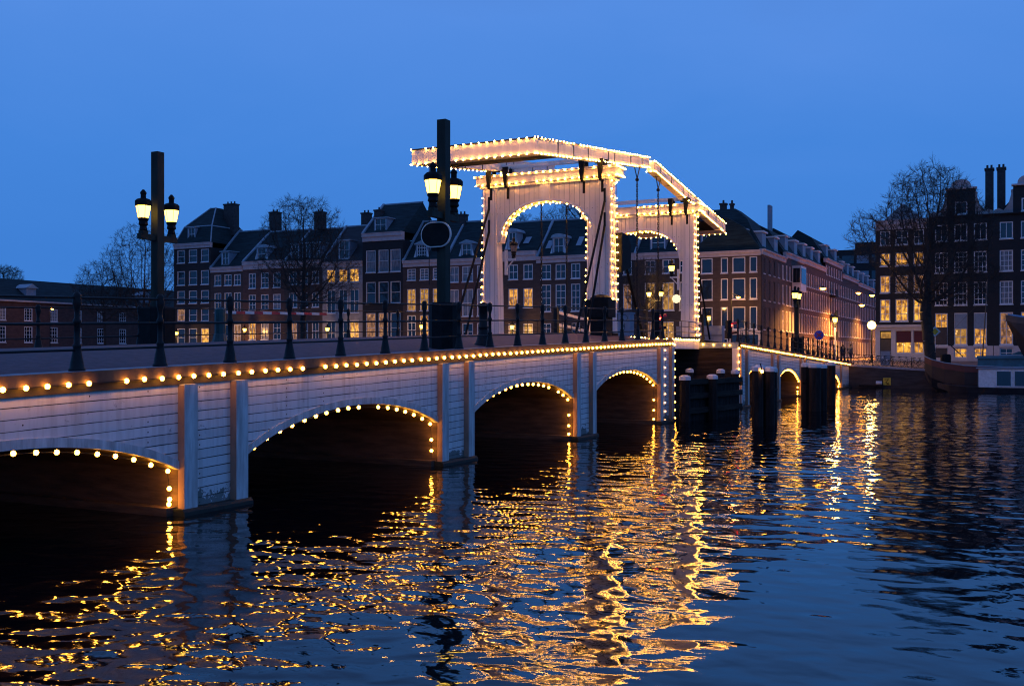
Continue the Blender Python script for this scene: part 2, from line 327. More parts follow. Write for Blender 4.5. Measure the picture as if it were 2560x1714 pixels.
# ------------------------------------------------------------------ the bridge: two arched approaches
def arch_z(y, y0, y1):
    t = (y-y0)/(y1-y0); return lz(y)-1.03-.72*(2*t-1)**2-.10*(2*t-1)**6
def approach(name, label, ys0, ys1, piers, arches, ends):
    root = empty(name, (CX, (ys0+ys1)/2, 0), label, 'bridge')
    uvf = lambda p: (p[1], p[2]-lz(p[1])+5.03)
    for side, xf, sgn in (('near', 0., 1), ('far', BX, -1)):
        for (a0, a1) in arches:
            b = MB(); Y = frange(a0, a1, .35)
            top = [(xf, y, lz(y)-.16) for y in Y]; bot = [(xf, y, arch_z(y, a0, a1)) for y in Y]
            b.strip(bot, top, uv=uvf)
            ib = [(xf-sgn*.1, y, arch_z(y, a0, a1)) for y in Y]; b.strip(ib, bot, uv=uvf)
            p = b.build('side_panel', M['white'], root)
            if side == 'near':
                t = MB()
                o1 = [(xf+.035, y, arch_z(y, a0, a1)-.0) for y in Y]; o2 = [(xf+.035, y, min(lz(y)-.2, arch_z(y, a0, a1)+.17)) for y in Y]
                t.strip(o1, o2); t.strip([(xf-.05, q_[1], q_[2]) for q_ in o1], o1); t.strip(o2, [(xf, q_[1], q_[2]) for q_ in o2])
                t.build('arch_trim', M['paint_old'], p)
        for (p0, p1) in piers + ends:
            b = MB(); Y = frange(p0, p1, .5)
            b.strip([(xf, y, -.05) for y in Y], [(xf, y, lz(y)-.16) for y in Y], uv=uvf)
            pp = b.build('pier_boarding', M['white'], root)
            if side == 'near':
                pw = .36
                for (a, c) in ((p0, p0+pw), (p1-pw, p1)):
                    if p1-p0 < 1.0: break
                    d = MB()
                    zt0, zt1 = lz(a)-.165, lz(c)-.165
                    P = [(a, -.05), (c, -.05), (c, zt1), (a, zt0)]
                    d.prism(P, 'x', xf+.002, xf+.17)
                    d.build('pilaster', M['paint_old'], pp)
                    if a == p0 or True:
                        e_ = MB(); e_.box(xf+.004, xf+.166, a-.006, a-.001, 0, zt0-.02); e_.build('bulb_tinted_edge', M['edge'], pp)  # thin board whose brown stands in for bulb light on this side
    for (p0, p1) in piers + ends:
        b = MB(); b.box(BX+.02, -.02, p0+.02, p1-.02, -1, lz((p0+p1)/2)-.5)
        b.box(BX-.1, -.06, p0-.25, p1+.25, -1, .16)
        b.build('pier', M['pier'], root)
        b = MB(); b.prism([(-.3, -.5), (.30, -.5), (.24, .07), (.19, .13), (-.3, .13)], 'y', p0-.08, p1+.08)
        b.v = [(v[0], v[1], v[2]) for v in b.v]; b.build('waterline_stain', M['algae'], root)
    for (a0, a1) in arches:
        b = MB(); Y = frange(a0-.01, a1+.01, .4)
        A = [(-.1, y, arch_z(min(max(y, a0), a1), a0, a1)+.004) for y in Y]; B = [(BX+.1, p[1], p[2]) for p in A]
        b.strip(A, B); b.build('arch_vault', M['pier'], root)
    # kerb beam on both sides
    for s, x0, x1 in ((1, -.45, .12), (-1, BX-.12, BX+.45)):
        b = MB(); Y = frange(ys0, ys1, 1.2)
        o = x1 if s > 0 else x0; i = x0 if s > 0 else x1
        b.strip([(o, y, lz(y)-.03) for y in Y], [(o, y, lz(y)+.2) for y in Y])
        b.strip([(o-s*.12, y, lz(y)-.03) for y in Y], [(o, y, lz(y)-.03) for y in Y])
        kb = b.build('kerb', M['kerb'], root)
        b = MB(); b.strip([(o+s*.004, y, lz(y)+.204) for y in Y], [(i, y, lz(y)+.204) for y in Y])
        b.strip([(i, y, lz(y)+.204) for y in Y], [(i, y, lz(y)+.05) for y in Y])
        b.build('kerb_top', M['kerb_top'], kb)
        b = MB(); xo = o-s*.07
        b.strip([(xo, y, lz(y)-.165) for y in Y], [(xo, y, lz(y)-.03) for y in Y]); b.strip([(xo-s*.15, y, lz(y)-.165) for y in Y], [(xo, y, lz(y)-.165) for y in Y])
        b.build('bearer_beam', M['beam_dark'], kb)
    return root
P1 = [(-41.4,-39.5),(-31.5,-29.65),(-21.5,-19.6),(-11.72,-9.82)]
A1 = [(-39.5,-31.5),(-29.65,-21.5),(-19.6,-11.72),(-9.82,-2.05)]
brL = approach('bridge_approach', 'white boarded bridge approach with four low arches between the near bank and the lift opening', -62, 0, P1, A1, [(-62,-41.4),(-2.05,0)])
P2 = [(21.1,23.25),(30.55,32.5),(40.1,42.0)]
A2 = [(14.6,21.1),(23.25,30.55),(32.5,40.1),(42.0,48.9)]
brR = approach('bridge_approach', 'white boarded bridge approach sloping down from the lift opening to the far quay', 12.7, 56.4, P2, A2, [(12.7,14.6),(48.9,56.4)])
# dark timbered heads of the two approaches inside the lift opening
for root, y, s in ((brL, 0., 1), (brR, 12.7, -1)):
    b = MB(); b.box(BX+.3, -.3, min(y, y+s*.06), max(y, y+s*.06), -1, lz(y)+.0)
    for zz in frange(.3, 3.1, .28): b.box(BX+.3, -.3, min(y+s*.06, y+s*.1), max(y+s*.06, y+s*.1), zz, zz+.25)
    b.build('abutment_planking', M['tar2'], root)
    b = MB(); b.box(BX, .0, min(y+s*.02, y+s*.2), max(y+s*.02, y+s*.2), lz(y)-.14, lz(y)+.19); b.build('abutment_beam', M['bluegrey'] if s < 0 else M['kerb'], root)
    if s < 0:
        b = MB(); b.box(-.32, .06, 12.45, 12.72, -.02, lz(y)-.15); b.build('corner_board', M['paint'], root)

# road surface over the approaches
def road(name, ya, yb):
    b = MB(); Y = frange(ya, yb, 1.0); X = [-.44, -1.2, -2.4, -4, CX, -8.2, -9.8, -11, BX+.44]
    H = lambda x, y: lz(y)+.12+.42*(1-((x-CX)/5.7)**2)
    for i in range(len(X)-1):
        b.strip([(X[i], y, H(X[i], y)) for y in Y], [(X[i+1], y, H(X[i+1], y)) for y in Y])
    return setp(b.build(name, M['road'], None, smooth=True), kind='structure')
road('road', -62, 0.0); road('road', 12.7, 56.4)

# the two lift leaves
for (ya, yb, lab) in ((.22, 6.3, 'wooden lift leaf hinged at the near approach under the first white gate'), (6.36, 12.5, 'wooden lift leaf hinged at the far approach under the second white gate')):
    rt = empty('lift_leaf', (CX, (ya+yb)/2, 3.7), lab, 'bridge leaf')
    b = MB()
    for y in frange(ya, yb, .3)[:-1]: b.box(-9.7, -2.5, y, y+.285, 3.93, 4.05)
    b.build('deck', M['tar2'], rt)
    for x0, x1 in ((-2.5, -2.3), (-9.9, -9.7)):
        b = MB(); b.box(x0, x1, ya, yb, 3.46, 3.98); b.build('edge_beam', M['paint'], rt)
    for x in (-4.2, -6.1, -8.0):
        b = MB(); b.box(x-.12, x+.12, ya, yb, 3.55, 3.92); b.build('joist', M['tar'], rt)
    for x in (-2.42, -9.78):
        b = MB()
        for y in frange(ya+.3, yb-.3, 1.35): b.tube((x, y, 4.0), (x, y, 5.05), .025, .02, 6)
        b.build('stanchion', M['iron'], rt)
        b = MB()
        for z in (4.4, 4.72, 5.03): b.tube((x, ya+.3, z), (x, yb-.3, z), .018, .018, 6)
        b.build('handrail', M['iron'], rt)

# ------------------------------------------------------------------ the two white gates
def gate(label, yf, toward):
    """portal: front face plane yf, .65 deep; toward = -1 if its stays run to -y"""
    y0, y1 = yf, yf+.62
    rt = empty('lift_gate', (CX, (y0+y1)/2, 4.0), label, 'bridge portal')
    base = 3.9
    for s in (1, -1):
        ox = CX+s*3.42; ix = CX+s*2.72
        b = MB()
        for (za, zb, wa, wb) in ((base, 5.9, .14, .10), (5.9, 9.2, .10, .0), (9.2, 11.6, 0, 0)):
            xo0, xo1 = ox+s*wa*.8, ox+s*wb*.8; xi0, xi1 = ix-s*wa, ix-s*wb
            q0 = sorted((xo0, xi0)); q1 = sorted((xo1, xi1))
            A = [(q0[0], y0, za), (q0[1], y0, za), (q0[1], y1, za), (q0[0], y1, za)]; B = [(q1[0], y0, zb), (q1[1], y0, zb), (q1[1], y1, zb), (q1[0], y1, zb)]
            for i in range(4):
                j = (i+1) % 4; f = lambda p: (p[0] if i in (0, 2) else p[1]+.13, p[2])
                b.quad(A[i], A[j], B[j], B[i], uv=[f(A[i]), f(A[j]), f(B[j]), f(B[i])])
        lg = b.build('leg', M['white_v'], rt)
        b = MB(); b.box(min(ox, ix)-.14, max(ox, ix)+.14, y0-.1, y1+.1, base-.6, base+.28); b.build('leg_base', M['tar'], lg)
        # corner posts, narrower white fillets
        b = MB(); b.box(min(ox, ox-s*.09)+ (0.02 if s>0 else -.02), max(ox, ox-s*.09)+(0.02 if s>0 else -.02), y0-.03, y0-.002, 5.9, 11.6); b.build('corner_fillet', M['paint'], lg)
    # panel with the basket arch
    b = MB(); X = frange(CX-2.74, CX+2.74, .22)
    def az(x):
        t = min(1, abs(x-CX)/2.52); return 8.75+1.92*(max(0, 1-t**2.3))**.5 if t < 1 else 8.75
    ya, yb = y0+.06, y1-.06
    for yy in (ya, yb):
        b.strip([(x, yy, az(x)) for x in X], [(x, yy, 11.6) for x in X], uv=lambda p: (p[0], p[2]))
    XX = frange(CX-2.52, CX+2.52, .1)
    b.strip([(x, ya, az(x)) for x in XX], [(x, yb, az(x)) for x in XX], uv=lambda p: (p[1]+.1, p[2]))
    b.build('arch_panel', M['white_v'], rt)
    for yy, nm in ((y0-.0, -1), (y1, 1)):
        b = MB()
        def az2(x):
            t = min(1, abs(x-CX)/2.66); return 8.7+2.09*(max(0, 1-t**2.3))**.5
        X2 = frange(CX-2.52, CX+2.52, .12); lo = [(x, yy+nm*.012, az(x)+.0) for x in X2]; hi = [(x, yy+nm*.012, az2(x)) for x in X2]
        b.strip(lo, hi); b.strip(hi, [(p[0], yy-nm*.05, p[2]) for p in hi]); b.build('arch_moulding', M['paint'], rt)
        b = MB(); b.prism([(CX-.2, 10.68), (CX+.2, 10.68), (CX+.27, 11.6), (CX-.27, 11.6)], 'y', min(yy+nm*.03, yy-nm*.04), max(yy+nm*.03, yy-nm*.04)); b.build('keystone', M['paint'], rt)
    b = MB(); b.box(CX-3.78, CX+3.78, y0-.16, y1+.16, 11.62, 12.0); b.box(CX-3.86, CX+3.86, y0-.24, y1+.24, 12.0, 12.12); b.box(CX-3.62, CX+3.62, y0-.07, y1+.07, 11.5, 11.62)
    b.build('lintel', M['paint'], rt)
    for x in (CX-3.0, CX-2.05, CX+2.05, CX+3.0):
        b = MB()
        if toward < 0 or x > CX-9: b.prism([(x-.07, 11.5), (x+.07, 11.5), (x+.15, 12.45), (x-.15, 12.45)], 'y', y0-.36, y0-.25); b.box(x-.06, x+.06, y0-.035, y0-.003, 10.9, 11.5); b.box(x-.06, x+.06, y0-.3, y0-.0, 11.42, 11.5)
        b.tube((x, (y0+y1)/2, 12.1), (x, (y0+y1)/2, 12.5), .12, .09, 8)
        b.box(x-.12, x+.12, y0-.15, y1+.15, 12.12, 12.2)
        b.build('pivot_bracket', M['iron_matte'], rt)
    for s in (1, -1):
        x = CX+s*3.12
        ye = y0-.03 if toward < 0 else y1+.03
        for (zt, dy, zb) in ((10.45, 3.6, 4.1), (9.3, 2.3, 4.1)):
            b = MB(); b.box(x-.05, x+.05, y0-.035 if toward < 0 else y1, y0-.002 if toward < 0 else y1+.035, zt-.05, zt+.62)
            b.tube((x, ye, zt), (x+s*.05, ye+toward*dy, zb), .06, .06, 8); b.build('stay_rod', M['iron_matte'], rt)
    return rt
g1 = gate('tall white arched gate over the near lift leaf, outlined in bulbs', -.95, -1)
g2 = gate('white arched gate at the far side of the lift opening, outlined in bulbs', 12.72, 1)

# balance beams with counterweight boxes
def balance(label, ycw, ytip, ypiv, zcw, ztip):
    d = 1 if ytip > ycw else -1
    rt = empty('balance_frame', (CX, ypiv, 12.5), label, 'balance beam')
    zt = lambda y: zcw+(ztip-zcw)*(y-ycw)/(ytip-ycw)
    hh = lambda y: .62+(.50-.62)*(y-ycw)/(ytip-ycw)
    for s in (1, -1):
        xo = CX+s*3.0; xi = CX+s*2.55; x0, x1 = sorted((xo, xi)); b = MB()
        ya = ycw+d*1.0; P = [(ya, zt(ya)-hh(ya)), (ytip, ztip-hh(ytip)), (ytip, ztip), (ya, zt(ya))]
        b.prism(P, 'x', x0, x1); bm = b.build('beam', M['paint'], rt)
        b = MB(); b.prism([(ya, zt(ya)+.003), (ytip, ztip+.003), (ytip, ztip+.06), (ya, zt(ya)+.06)], 'x', x0-.05, x1+.05); b.build('cap_board', M['paint'], bm)
        for t in (.16, .28, .40, .58, .64, .80, .93):
            y = ycw+(ytip-ycw)*t; b = MB(); b.box(x0-.012, x1+.012, y-.035, y+.035, zt(y)-hh(y)-.012, zt(y)-.03); b.build('iron_band', M['iron_matte'], bm)
        yh = ytip-d*1.25; zb = zt(yh)-hh(yh); xm = (x0+x1)/2; b = MB()
        b.tube((xm, yh-.42, zt(yh-.42)-hh(yh)), (xm, yh, zb-.62), .03, .03, 6); b.tube((xm, yh+.42, zt(yh+.42)-hh(yh)), (xm, yh, zb-.62), .03, .03, 6)
        b.lathe([(.02, -.1), (.09, -.05), (.1, 0), (.07, .08), (.02, .12)], (xm, yh, zb-.68), 8)
        b.build('chain_yoke', M['iron'], bm)
        b = MB(); z = zb-.78; kx = 0
        while z > 4.05:
            a = (.035, 0) if kx % 2 else (0, .035)
            b.tube((xm-a[0], yh-a[1], z), (xm-a[0], yh-a[1], z-.15), .022, .022, 4); b.tube((xm+a[0], yh+a[1], z), (xm+a[0], yh+a[1], z-.15), .022, .022, 4)
            b.tube((xm-a[0], yh-a[1], z), (xm+a[0], yh+a[1], z), .014, .014, 4); b.tube((xm-a[0], yh-a[1], z-.15), (xm+a[0], yh+a[1], z-.15), .022, .022, 4)
            z -= .13; kx += 1
        b.build('chain', M['iron'], bm)
    ye = ycw+d*1.05
    b = MB(); P = [(ycw, zcw-.64), (ye, zt(ye)-.64), (ye, zt(ye)), (ycw, zcw)]
    b.prism(P, 'x', CX-3.0, CX+3.0); cw = b.build('counterweight', M['paint'], rt)
    b = MB(); b.prism([(ycw-d*.04, zcw+.004), (ye, zt(ye)+.004), (ye, zt(ye)+.05), (ycw-d*.04, zcw+.05)], 'x', CX-3.05, CX+3.05); b.build('lid', M['tar'], cw)
    yf = ycw+d*3.2
    b = MB(); b.prism([(ye, zt(ye)-.63), (yf, zt(yf)-.6), (yf, zt(yf)-.5), (ye, zt(ye)-.53)], 'x', CX-2.54, CX+2.54); b.build('ballast_floor', M['tar'], rt)
    b = MB(); b.box(CX-2.54, CX+2.54, ypiv-.1, ypiv+.1, zt(ypiv)-.5, zt(ypiv)-.3); b.build('cross_bar', M['paint'], rt)
    for s in (1, -1):
        b = MB(); b.tube((CX+s*2.5, ypiv, zt(ypiv)-.52), (CX+s*3.12, ypiv, zt(ypiv)-.52), .09, .09, 10, True); b.build('axle_pin', M['iron_matte'], rt)
    if d > 0:
        b = MB(); b.tube((CX-2.2, ycw+.15, zcw-.64), (CX-2.2, ycw+.15, 6.2), .02, .02, 5); b.build('pull_rope', M['iron'], rt)
    return rt, zt, hh
b1, zt1, hh1 = balance('long white balance beams and counterweight box lit by bulbs over the tall near gate', -8.42, 5.8, -.62, 12.08, 13.66)
b2, zt2, hh2 = balance('white balance beams dropping to a counterweight box beyond the far gate', 21.4, 6.75, 13.05, 11.88, 13.62)

# ------------------------------------------------------------------ light strings
def bulb_mesh(r, m='bulb'):
    b = MB(); b.lathe([(r*.02, -r), (r*.7, -r*.72), (r, 0), (r*.72, r*.7), (r*.02, r)], (0, 0, 0), 8)
    o = b.build('bulb', M[m], None, smooth=True); me = o.data; bpy.data.objects.remove(o); return me
BM = bulb_mesh(.048); BS = bulb_mesh(.031, 'bulb_small'); BD = bulb_mesh(.045, 'bulb_dim')
GL = 'strings of round bulbs on the bridge'
def string(label, pts, mesh=BM, skip=0.04, seed=1, cable=True, name='light_string'):
    rnd = random.Random(seed*77+len(pts)); rt = empty(name, pts[0], label, 'string lights', GL); o0 = Vector(pts[0])
    for p in pts:
        if rnd.random() < skip: continue
        o = bpy.data.objects.new('bulb', mesh); C.objects.link(o); o.parent = rt
        o.location = Vector(p)-o0+Vector((rnd.uniform(-.006, .006), rnd.uniform(-.012, .012), rnd.uniform(-.008, .008)))
    if cable:
        b = MB()
        for p, q_ in zip(pts, pts[1:]):
            if (Vector(p)-Vector(q_)).length < 1.6: b.tube(p, q_, .011, .011, 3)
        b.build('cable', M['cable'], rt)
    return rt
def line(p, q_, sp):
    n = max(1, int(round((Vector(p)-Vector(q_)).length/sp))); return [tuple(Vector(p).lerp(Vector(q_), i/n)) for i in range(n+1)]
# along the kerb (two halves on the long near run)
string('row of bulbs under the kerb from the left picture edge to the second boarded pier', [(.17, y, lz(y)-.01) for y in frange(-41.1, -20.1, .428)], seed=1, skip=.03)
string('row of bulbs under the kerb from the second boarded pier to the lift opening', [(.17, y, lz(y)-.01) for y in frange(-19.67, -.3, .41)], seed=2, skip=0)
string('dense row of bulbs under the kerb of the approach sloping down to the far quay', [(.17, y, lz(y)-.01) for y in frange(12.75, 56.2, .44)], seed=3, skip=.02)
AL = ['bulbs under the lowest arch cut by the left picture edge', 'bulbs under the second arch, left of the lamp mast', 'bulbs under the third arch, below the tall gate', 'bulbs under the fourth arch next to the lift opening',
      'bulbs under the first arch beyond the lift opening, behind the dolphin', 'bulbs under the small arch seen between the timber dolphins', 'bulbs under the arch hidden behind the lone dolphin', 'bulbs under the last arch before the far quay']
for i, (a0, a1) in enumerate(A1+A2):
    n = 18; pts = []
    for k_ in range(n+1):
        t = k_/n; t = .5-.5*math.cos(math.pi*t)*(.985) if False else .015+.97*t
        y = a0+(a1-a0)*t; pts.append((-.16 if i < 4 else -.05, y, arch_z(y, a0, a1)-.085))
    zj = pts[-1][2]
    for z in (zj*.62, zj*.36, .22): pts.append((-.12, a1-.12, z))
    if i == 0: pts = [p for p in pts if p[1] > -40]
    string(AL[i], pts, seed=20+i, skip=.07 if i < 4 else 0)
string('upright row of small bulbs on the face of the last pier before the lift opening', [(.05, -1.05, z) for z in frange(.12, 3.35, .4)], BD, seed=31, skip=0)
string('upright row of bulbs down the corner of the near approach', [(.14, .1, z) for z in frange(.15, 3.62, .385)], seed=32, skip=0)
string('upright row of bulbs down the corner of the far approach', [(.1, 12.4, z) for z in frange(1.5, 3.5, .385)], seed=33, skip=0)
string('few bulbs spaced wide under the dark beam at the far side of the opening', [(x, 12.42, 3.66+.03*(-x)) for x in (-2.05, -1.42, -.78, -.46)], seed=34, skip=0, cable=False)
string('bulbs along the white edge beam of the lift leaves', [(-2.22, y, 3.99) for y in frange(.6, 12.2, .5)], BS, seed=35, skip=.1)
GN = ('near tall gate', 'far gate')
for gi, (yf, nm) in enumerate(((-.95, 'tall near gate'), (12.72, 'far gate'))):
    yq = yf-.2
    string('bulbs along the top edge of the lintel of the %s' % nm, line((CX-3.84, yq-.07, 12.07), (CX+3.84, yq-.07, 12.07), .375), BS, seed=40+gi, skip=.08)
    string('bulbs along the lower edge of the lintel of the %s' % nm, line((CX-3.78, yq, 11.63), (CX+3.78, yq, 11.63), .375), BS, seed=42+gi, skip=.06)
    string('bulbs on the right end of the lintel of the %s' % nm, line((CX+3.88, yf-.1, 12.03), (CX+3.88, yf+.75, 12.03), .3)+line((CX+3.84, yf+.75, 11.66), (CX+3.84, yf-.1, 11.66), .3), BS, seed=44+gi, skip=0)
    for s, ln in ((-1, 'left leg'), (1, 'right leg')):
        xx = CX+s*3.48
        string('bulbs down the outer edge of the %s of the %s' % (ln, nm), line((xx, yf-.03, 11.4), (xx+s*.08, yf-.03, 4.3 if gi or s < 0 else 5.8), .375), BS, seed=46+gi*2+s, skip=.05)
        if s > 0: string('bulbs down the rear corner of the right leg of the %s' % nm, line((xx, yf+.62, 11.4), (xx+s*.08, yf+.62, 4.3 if gi else 5.8), .375), BS, seed=50+gi, skip=.03)
    pts = []
    for k_ in range(21):
        a = math.pi*k_/20; x = CX-2.44*math.cos(a); t = min(1, abs(x-CX)/2.52); pts.append((x, yf+.08, 8.75+1.92*max(0, 1-t**2.3)**.5-.06))
    string('bulbs around the arch opening of the %s' % nm, pts, BS, seed=53+gi, skip=.06)
    string('bulbs around the rear rim of the arch opening of the %s' % nm, [(p[0], yf+.54, p[2]) for p in pts], BS, seed=56+gi, skip=.1)
for bi, (zt, hh, ya, yb, yc, nm) in enumerate(((zt1, hh1, -8.3, 5.75, -8.42, 'near'), (zt2, hh2, 21.3, 6.8, 21.4, 'far'))):
    d = 1 if yb > ya else -1
    for s, sn in ((1, 'canal side'), (-1, 'far side')):
        x = CX+s*3.05
        string('bulbs along the top edge of the %s beam over the %s gate' % (sn, nm), [(x, y, zt(y)+.03) for y in frange(ya, yb, .38 if s > 0 else .42)], BS, seed=60+bi*5+s, skip=.02)
        string('bulbs along the bottom edge of the %s beam over the %s gate' % (sn, nm), [(x, y, zt(y)-hh(y)-.01) for y in frange(ya, yb, .38 if s > 0 else .42)], BS, seed=63+bi*5+s, skip=.04)
    ye = yc-d*.06
    string('bulbs along the upper edge of the counterweight box of the %s gate' % nm, line((CX-3.0, ye, zt(yc)+.02), (CX+3.0, ye, zt(yc)+.02), .385), BS, seed=70+bi, skip=.06)
    string('bulbs along the lower edge of the counterweight box of the %s gate' % nm, line((CX-3.0, ye, zt(yc)-.64), (CX+3.0, ye, zt(yc)-.64), .385), BS, seed=73+bi, skip=.06)
string('bulbs around the blunt tip of the beam of the far gate', line((CX+2.55, 6.7, 13.66), (CX+3.0, 6.7, 13.66), .22)+line((CX+3.0, 6.7, 13.1), (CX+2.55, 6.7, 13.1), .22), BS, seed=80, skip=0)

# ------------------------------------------------------------------ railings
POST = [(a*1.08, b) for a, b in [(.135,0),(.135,.04),(.12,.06),(.105,.16),(.075,.33),(.062,.42),(.07,.44),(.07,.47),(.05,.49),(.048,.84),(.066,.86),(.066,.91),(.045,.95),(.04,1.05),(.05,1.12),(.07,1.2),(.075,1.27),(.06,1.33),(.07,1.36),(.05,1.4),(.03,1.42)]]
pb = MB(); pb.lathe(POST, (0, 0, 0), 10); pp_ = pb.build('post', M['iron'], None, smooth=True); PM = pp_.data; bpy.data.objects.remove(pp_)
def railing(label, x, Ys, zf, finial=True, off=0.):
    rt = empty('railing', (x, Ys[0], zf(Ys[0])), label, 'railing', 'iron railings of the bridge'); o0 = rt.location.copy()
    for y in Ys:
        o = bpy.data.objects.new('post', PM); C.objects.link(o); o.parent = rt; o.location = Vector((x, y, zf(y)))-o0
    for h in (1.32, .85, .38):
        b = MB()
        for a, c in zip(Ys, Ys[1:]): b.tube((x, a, zf(a)+h), (x, c, zf(c)+h), .023, .023, 6)
        b.build('rail', M['iron'], rt, smooth=True)
    return rt
kz = lambda y: lz(y)+.2
railing('black iron railing with ball topped posts on the near kerb left of the opening', -.25, [-.55]+[-1.95-1.985*i for i in range(20)], kz)
railing('black iron railing behind the road, left of the opening', BX+.28, [-1.2-4.0*i for i in range(12)], lambda y: kz(y)+.12)
railing('black iron railing on the kerb sloping down to the far quay', -.25, [13.5+1.98*i for i in range(22)], kz)
railing('black iron railing on the back kerb beyond the lift opening', BX+.28, [13.5+3.9*i for i in range(11)], kz)

# ------------------------------------------------------------------ lamp masts
def lantern(rt, c, lit=True, k=1.1, name='lantern', n=6):
    x, y, z = c; b = MB()
    b.lathe([(.07*k,-.42*k),(.13*k,-.36*k),(.1*k,-.25*k),(.15*k,-.2*k),(.13*k,-.1*k),(.16*k,-.06*k),(.17*k,0)], c, 8)
    b.lathe([(.235*k,.36*k),(.26*k,.38*k),(.26*k,.5*k),(.2*k,.56*k),(.085*k,.6*k),(.085*k,.72*k),(.1*k,.73*k),(.1*k,.77*k),(.03*k,.86*k)], c, 8)
    for i in range(n):
        t = 2*math.pi*(i+.5)/n; b.tube((x+.165*k*math.cos(t), y+.165*k*math.sin(t), z), (x+.235*k*math.cos(t), y+.235*k*math.sin(t), z+.37*k), .008*k, .008*k, 3)
    h = b.build(name, M['iron_matte'], rt)
    b = MB(); b.lathe([(.155*k, 0), (.225*k, .36*k)], c, n); b.build('glass', M['lamp'] if lit else M['lampglass'], h)
    return h
def mast(label, x, y, zb, top, lampz, sign=False, tall=True, br=.45):
    rt = empty('lamp_mast', (x, y, zb), label, 'street lamp', 'lamp masts on the bridge')
    b = MB(); r = .15
    b.box(x-r, x+r, y-r, y+r, zb+1.3, top); b.build('mast_post', M['post'], rt)
    b = MB()
    b.lathe([(br, 0), (br, 1.38), (br-.05, 1.44)], (x, y, zb), 8); b.build('base_box', M['iron_matte'], rt)
    za = lampz-.58
    b = MB(); b.box(x-.09, x+.09, y-.82, y+.82, za-.13, za+.06)
    for s in (-1, 1): b.box(x-.1, x+.1, y+s*.63-.12 if s < 0 else y+.51, y-.51 if s < 0 else y+.75, za+.06, za+.16)
    b.build('cross_arm', M['post'], rt)
    for s in (-1, 1): lantern(rt, (x, y+s*.63, lampz))
    for s in (-1, 1):
        ld = bpy.data.lights.new('lantern_light', 'POINT'); ld.energy = 85; ld.color = (1, .66, .22); ld.shadow_soft_size = .16
        lo = bpy.data.objects.new('lantern_light', ld); C.objects.link(lo); lo.parent = rt; lo.location = (0, s*.63, lampz-zb+.18)
    if sign:
        zc = 6.83; b = MB(); P = []
        def oval(hw, hh_, r_, cx_=x-.13):
            P = []
            for cx, cz, a0 in ((cx_+hw-r_, zc+hh_-r_, 0), (cx_-hw+r_, zc+hh_-r_, 90), (cx_-hw+r_, zc-hh_+r_, 180), (cx_+hw-r_, zc-hh_+r_, 270)):
                for i in range(9): a = R(a0+90*i/8); P.append((cx+r_*math.cos(a), cz+r_*math.sin(a)))
            return P
        b.prism(oval(.53, .39, .385), 'y', y-.26, y-.2); s_ = b.build('signal_board', M['paint'], rt)
        b = MB(); b.prism(oval(.492, .352, .35), 'y', y-.275, y-.255); b.build('board_face', M['iron_matte'], s_)
        b = MB(); b.box(x-.3, x-.1, y-.2, y-.15, zc-.5, zc-.39); b.build('bracket', M['iron_matte'], s_)
    return rt
mast('black timber mast with two lit lanterns and an oval board above the near kerb', -1.0, -19.45, 3.32, 10.36, 8.02, sign=True)
mast('black timber mast with two lit lanterns standing at the back railing', -11.35, -20.95, 3.32, 10.02, 7.72, br=.62)
mast('shorter dark lamp mast with two lit lanterns on the sloping far approach', -1.0, 34.6, 3.0, 7.3, 7.45, tall=False)

# unlit and lit lanterns on brackets inside the gates
for (lab, x, y, z, s, lit) in (('unlit lantern on a bracket at the left leg of the tall gate', -8.0, -.62, 8.3, 1, False), ('unlit lantern on a bracket in front of the left leg of the far gate', -8.5, 12.5, 8.6, 1, False), ('lit lantern on a bracket at the right leg of the far gate', -4.12, 12.9, 8.15, -1, True)):
    rt = empty('wall_lantern', (x, y, z-.4), lab, 'wall lantern')
    lantern(rt, (x, y, z), lit, .82)
    b = MB(); xe = x-s*.42; b.box(min(x+s*.1, xe), max(x+s*.1, xe), y-.05, y+.05, z-.42, z-.33); b.tube((x, y, z-.42), (xe, y, z-.85), .035, .035, 5); b.box(xe-.06, xe+.06, y-.07, y+.07, z-1.15, z+.1)
    b.build('bracket', M['paint'], rt)
    if lit:
        ld = bpy.data.lights.new('lantern_light', 'POINT'); ld.energy = 30; ld.color = (1, .68, .22); ld.shadow_soft_size = .12
        lo = bpy.data.objects.new('lantern_light', ld); C.objects.link(lo); lo.parent = rt; lo.location = (0, 0, .55)

# ------------------------------------------------------------------ furniture on the bridge
rt = empty('utility_cabinet', (-1.3, -2.5, 4.05), 'pale blue-grey utility cabinet with scribbled graffiti behind the railing by the opening', 'utility cabinet')
b = MB(); b.box(-1.6, -1.05, -2.8, -2.2, 4.0, 5.0); b.build('body', M['bluegrey'], rt)
b = MB(); b.box(-1.64, -1.01, -2.84, -2.16, 5.0, 5.07); b.build('lid', M['bluegrey'], rt)
b = MB(); rnd = random.Random(5)
for k_ in range(3):
    p = (-1.5+.05*k_, -2.806, 4.85-.28*k_)
    for i in range(9):
        q_ = (max(-1.57, min(-1.1, p[0]+rnd.uniform(-.09, .13))), -2.806, max(4.1, min(4.95, p[2]+rnd.uniform(-.12, .1)))); b.tube(p, q_, .012, .012, 4); p = q_
b.build('graffiti', M['green'], rt)
# winch box at the near gate leg
rt = empty('winch_housing', (-2.9, -1.9, 4.1), 'black winch housing at the foot of the tall gate right leg', 'machine')
b = MB(); b.box(-3.5, -2.35, -2.1, -1.15, 4.9, 5.72); b.box(-3.3, -2.5, -2.0, -1.2, 4.0, 4.9); b.build('body', M['iron_matte'], rt)
b = MB(); b.lathe([(.52, 0), (.5, .1), (.35, .2), (.05, .26)], (-2.92, -1.62, 5.72), 12); b.build('lid', M['iron_matte'], rt)
